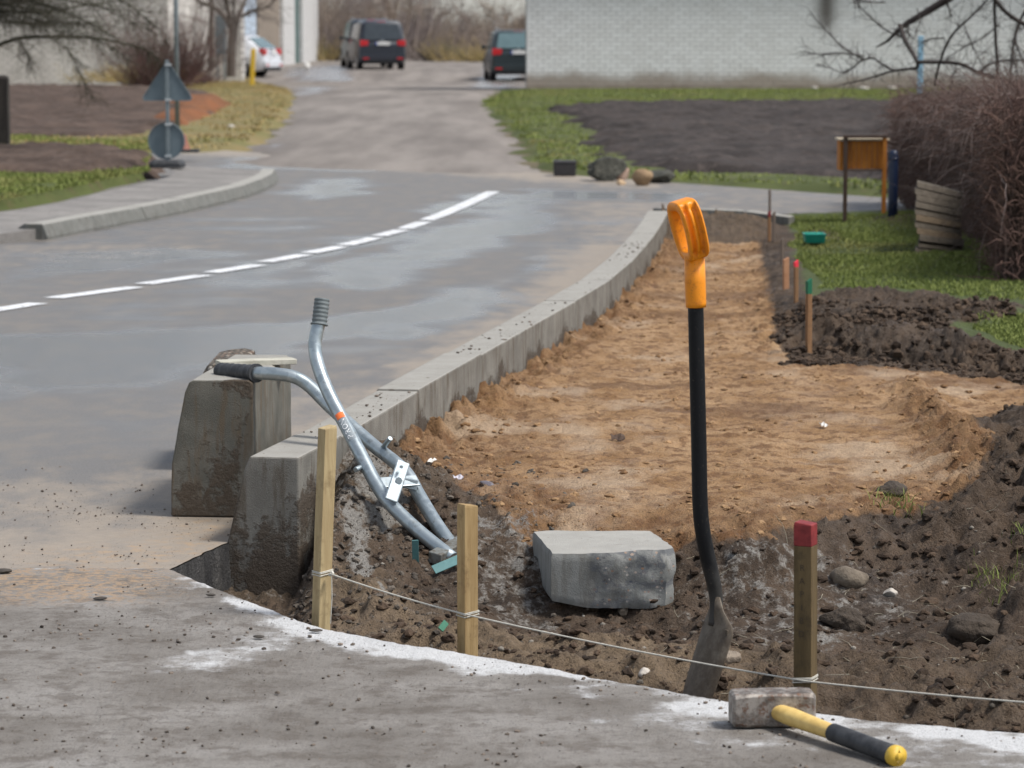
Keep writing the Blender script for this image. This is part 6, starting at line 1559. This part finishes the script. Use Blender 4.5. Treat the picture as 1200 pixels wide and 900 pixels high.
k_ = 420; y_ = rr.uniform(YH0, 21, k_); P2 = np.stack([hxe(y_) - .03 + rr.uniform(-.04, .05, k_), y_, rr.uniform(.4, 1.08, k_) * np.interp(y_, [15, 22], [.92, .75])], 1); D2 = np.stack([rr.normal(-.5, .3, k_), rr.normal(-.1, .5, k_), rr.uniform(-.2, .9, k_)], 1)
V2, F2, _ = twigs(P2, D2, rr.uniform(.2, .6, k_), .0030, 1.8, .25, 8, 47)
off = np.array([3.3, 19, .1])
np_mesh('twigs', np.concatenate([V, V1]) - off, np.concatenate([F, F1 + len(V)]), TWIGH, hd_, smooth=False)
np_mesh('side_twigs', V4 - off, F4, simple('red_brown_hedge_twig', (.05, .026, .022), (.20, .12, .095), 6, .9, 0, world=True), hd_, smooth=False)
np_mesh('weeping_twigs', V2 - off, F2, simple('pale_weeping_twig', (.10, .07, .062), (.24, .19, .175), 5, .9, 0, world=True), hd_, smooth=False)
# apple tree reaching over the hedge
limb_tree('bare fruit tree whose lichen dark branches reach over the hedge', 20.5, [([(1330, 330), (1320, 180), (1300, 40), (1270, -60)], 0.1350, 0.0810),
          ([(1290, 0), (1240, -30), (1160, -30), (1112, -2), (1082, 16), (1062, 28), (1050, 38), (1040, 48), (1027, 55)], 0.0405, 0.0054), ([(1055, 30), (1060, 46), (1069, 62), (1075, 73)], 0.0189, 0.0135), ([(1075, 73), (1074, 80), (1060, 81), (1040, 85), (1010, 94), (990, 98)], 0.0121, 0.0041), ([(1075, 73), (1100, 73), (1125, 75), (1147, 85), (1170, 92), (1200, 98), (1250, 105)], 0.0135, 0.0108),
          ([(1290, 20), (1230, 40), (1200, 28), (1180, 15), (1165, -2), (1150, -25)], 0.0216, 0.0108), ([(1048, 83), (1033, 75), (1022, 68), (1010, 71), (998, 80), (985, 84), (962, 76)], 0.0081, 0.0027), ([(1060, 44), (1040, 36), (1022, 22), (1006, 6), (1000, 0)], 0.0068, 0.0027), ([(1012, 70), (990, 57), (970, 38), (950, 16)], 0.0068, 0.0027), ([(1012, 66), (985, 62), (960, 63), (942, 61)], 0.0054, 0.0020),
          ([(1095, 100), (1100, 78), (1108, 55), (1118, 38), (1135, 22), (1157, 0)], 0.0095, 0.0068), ([(1165, -10), (1166, 30), (1168, 70), (1170, 95)], 0.0121, 0.0095), ([(1194, 28), (1188, 50), (1185, 80), (1184, 105)], 0.0108, 0.0081), ([(1170, 30), (1150, 45), (1130, 55), (1110, 68)], 0.0054, 0.0027), ([(1105, 45), (1088, 46), (1080, 52)], 0.0054, 0.0027), ([(1147, 85), (1160, 75), (1180, 71), (1215, 70)], 0.0081, 0.0054), ([(1115, 112), (1115, 92), (1122, 80)], 0.0054, 0.0041), ([(1064, 22), (1064, 38), (1070, 46)], 0.0054, 0.0027), ([(1075, 10), (1078, 25), (1072, 38)], 0.0041, 0.0027), ([(1108, -5), (1112, 10), (1115, 18)], 0.0081, 0.0027), ([(1130, 30), (1140, 55), (1155, 82)], 0.0041, 0.0027),
          ([(1240, -30), (1210, 0), (1190, 40), (1200, 75)], 0.0135, 0.0054), ([(1200, 98), (1190, 80), (1192, 55)], 0.0054, 0.0027), ([(1037, 3), (1010, 2), (1000, -3)], 0.0054, 0.0027)],
          620, .17, .0026, TWIGW, TWIGW, 9, droop=.1, sp=1.0, depth=.5, from_=2)
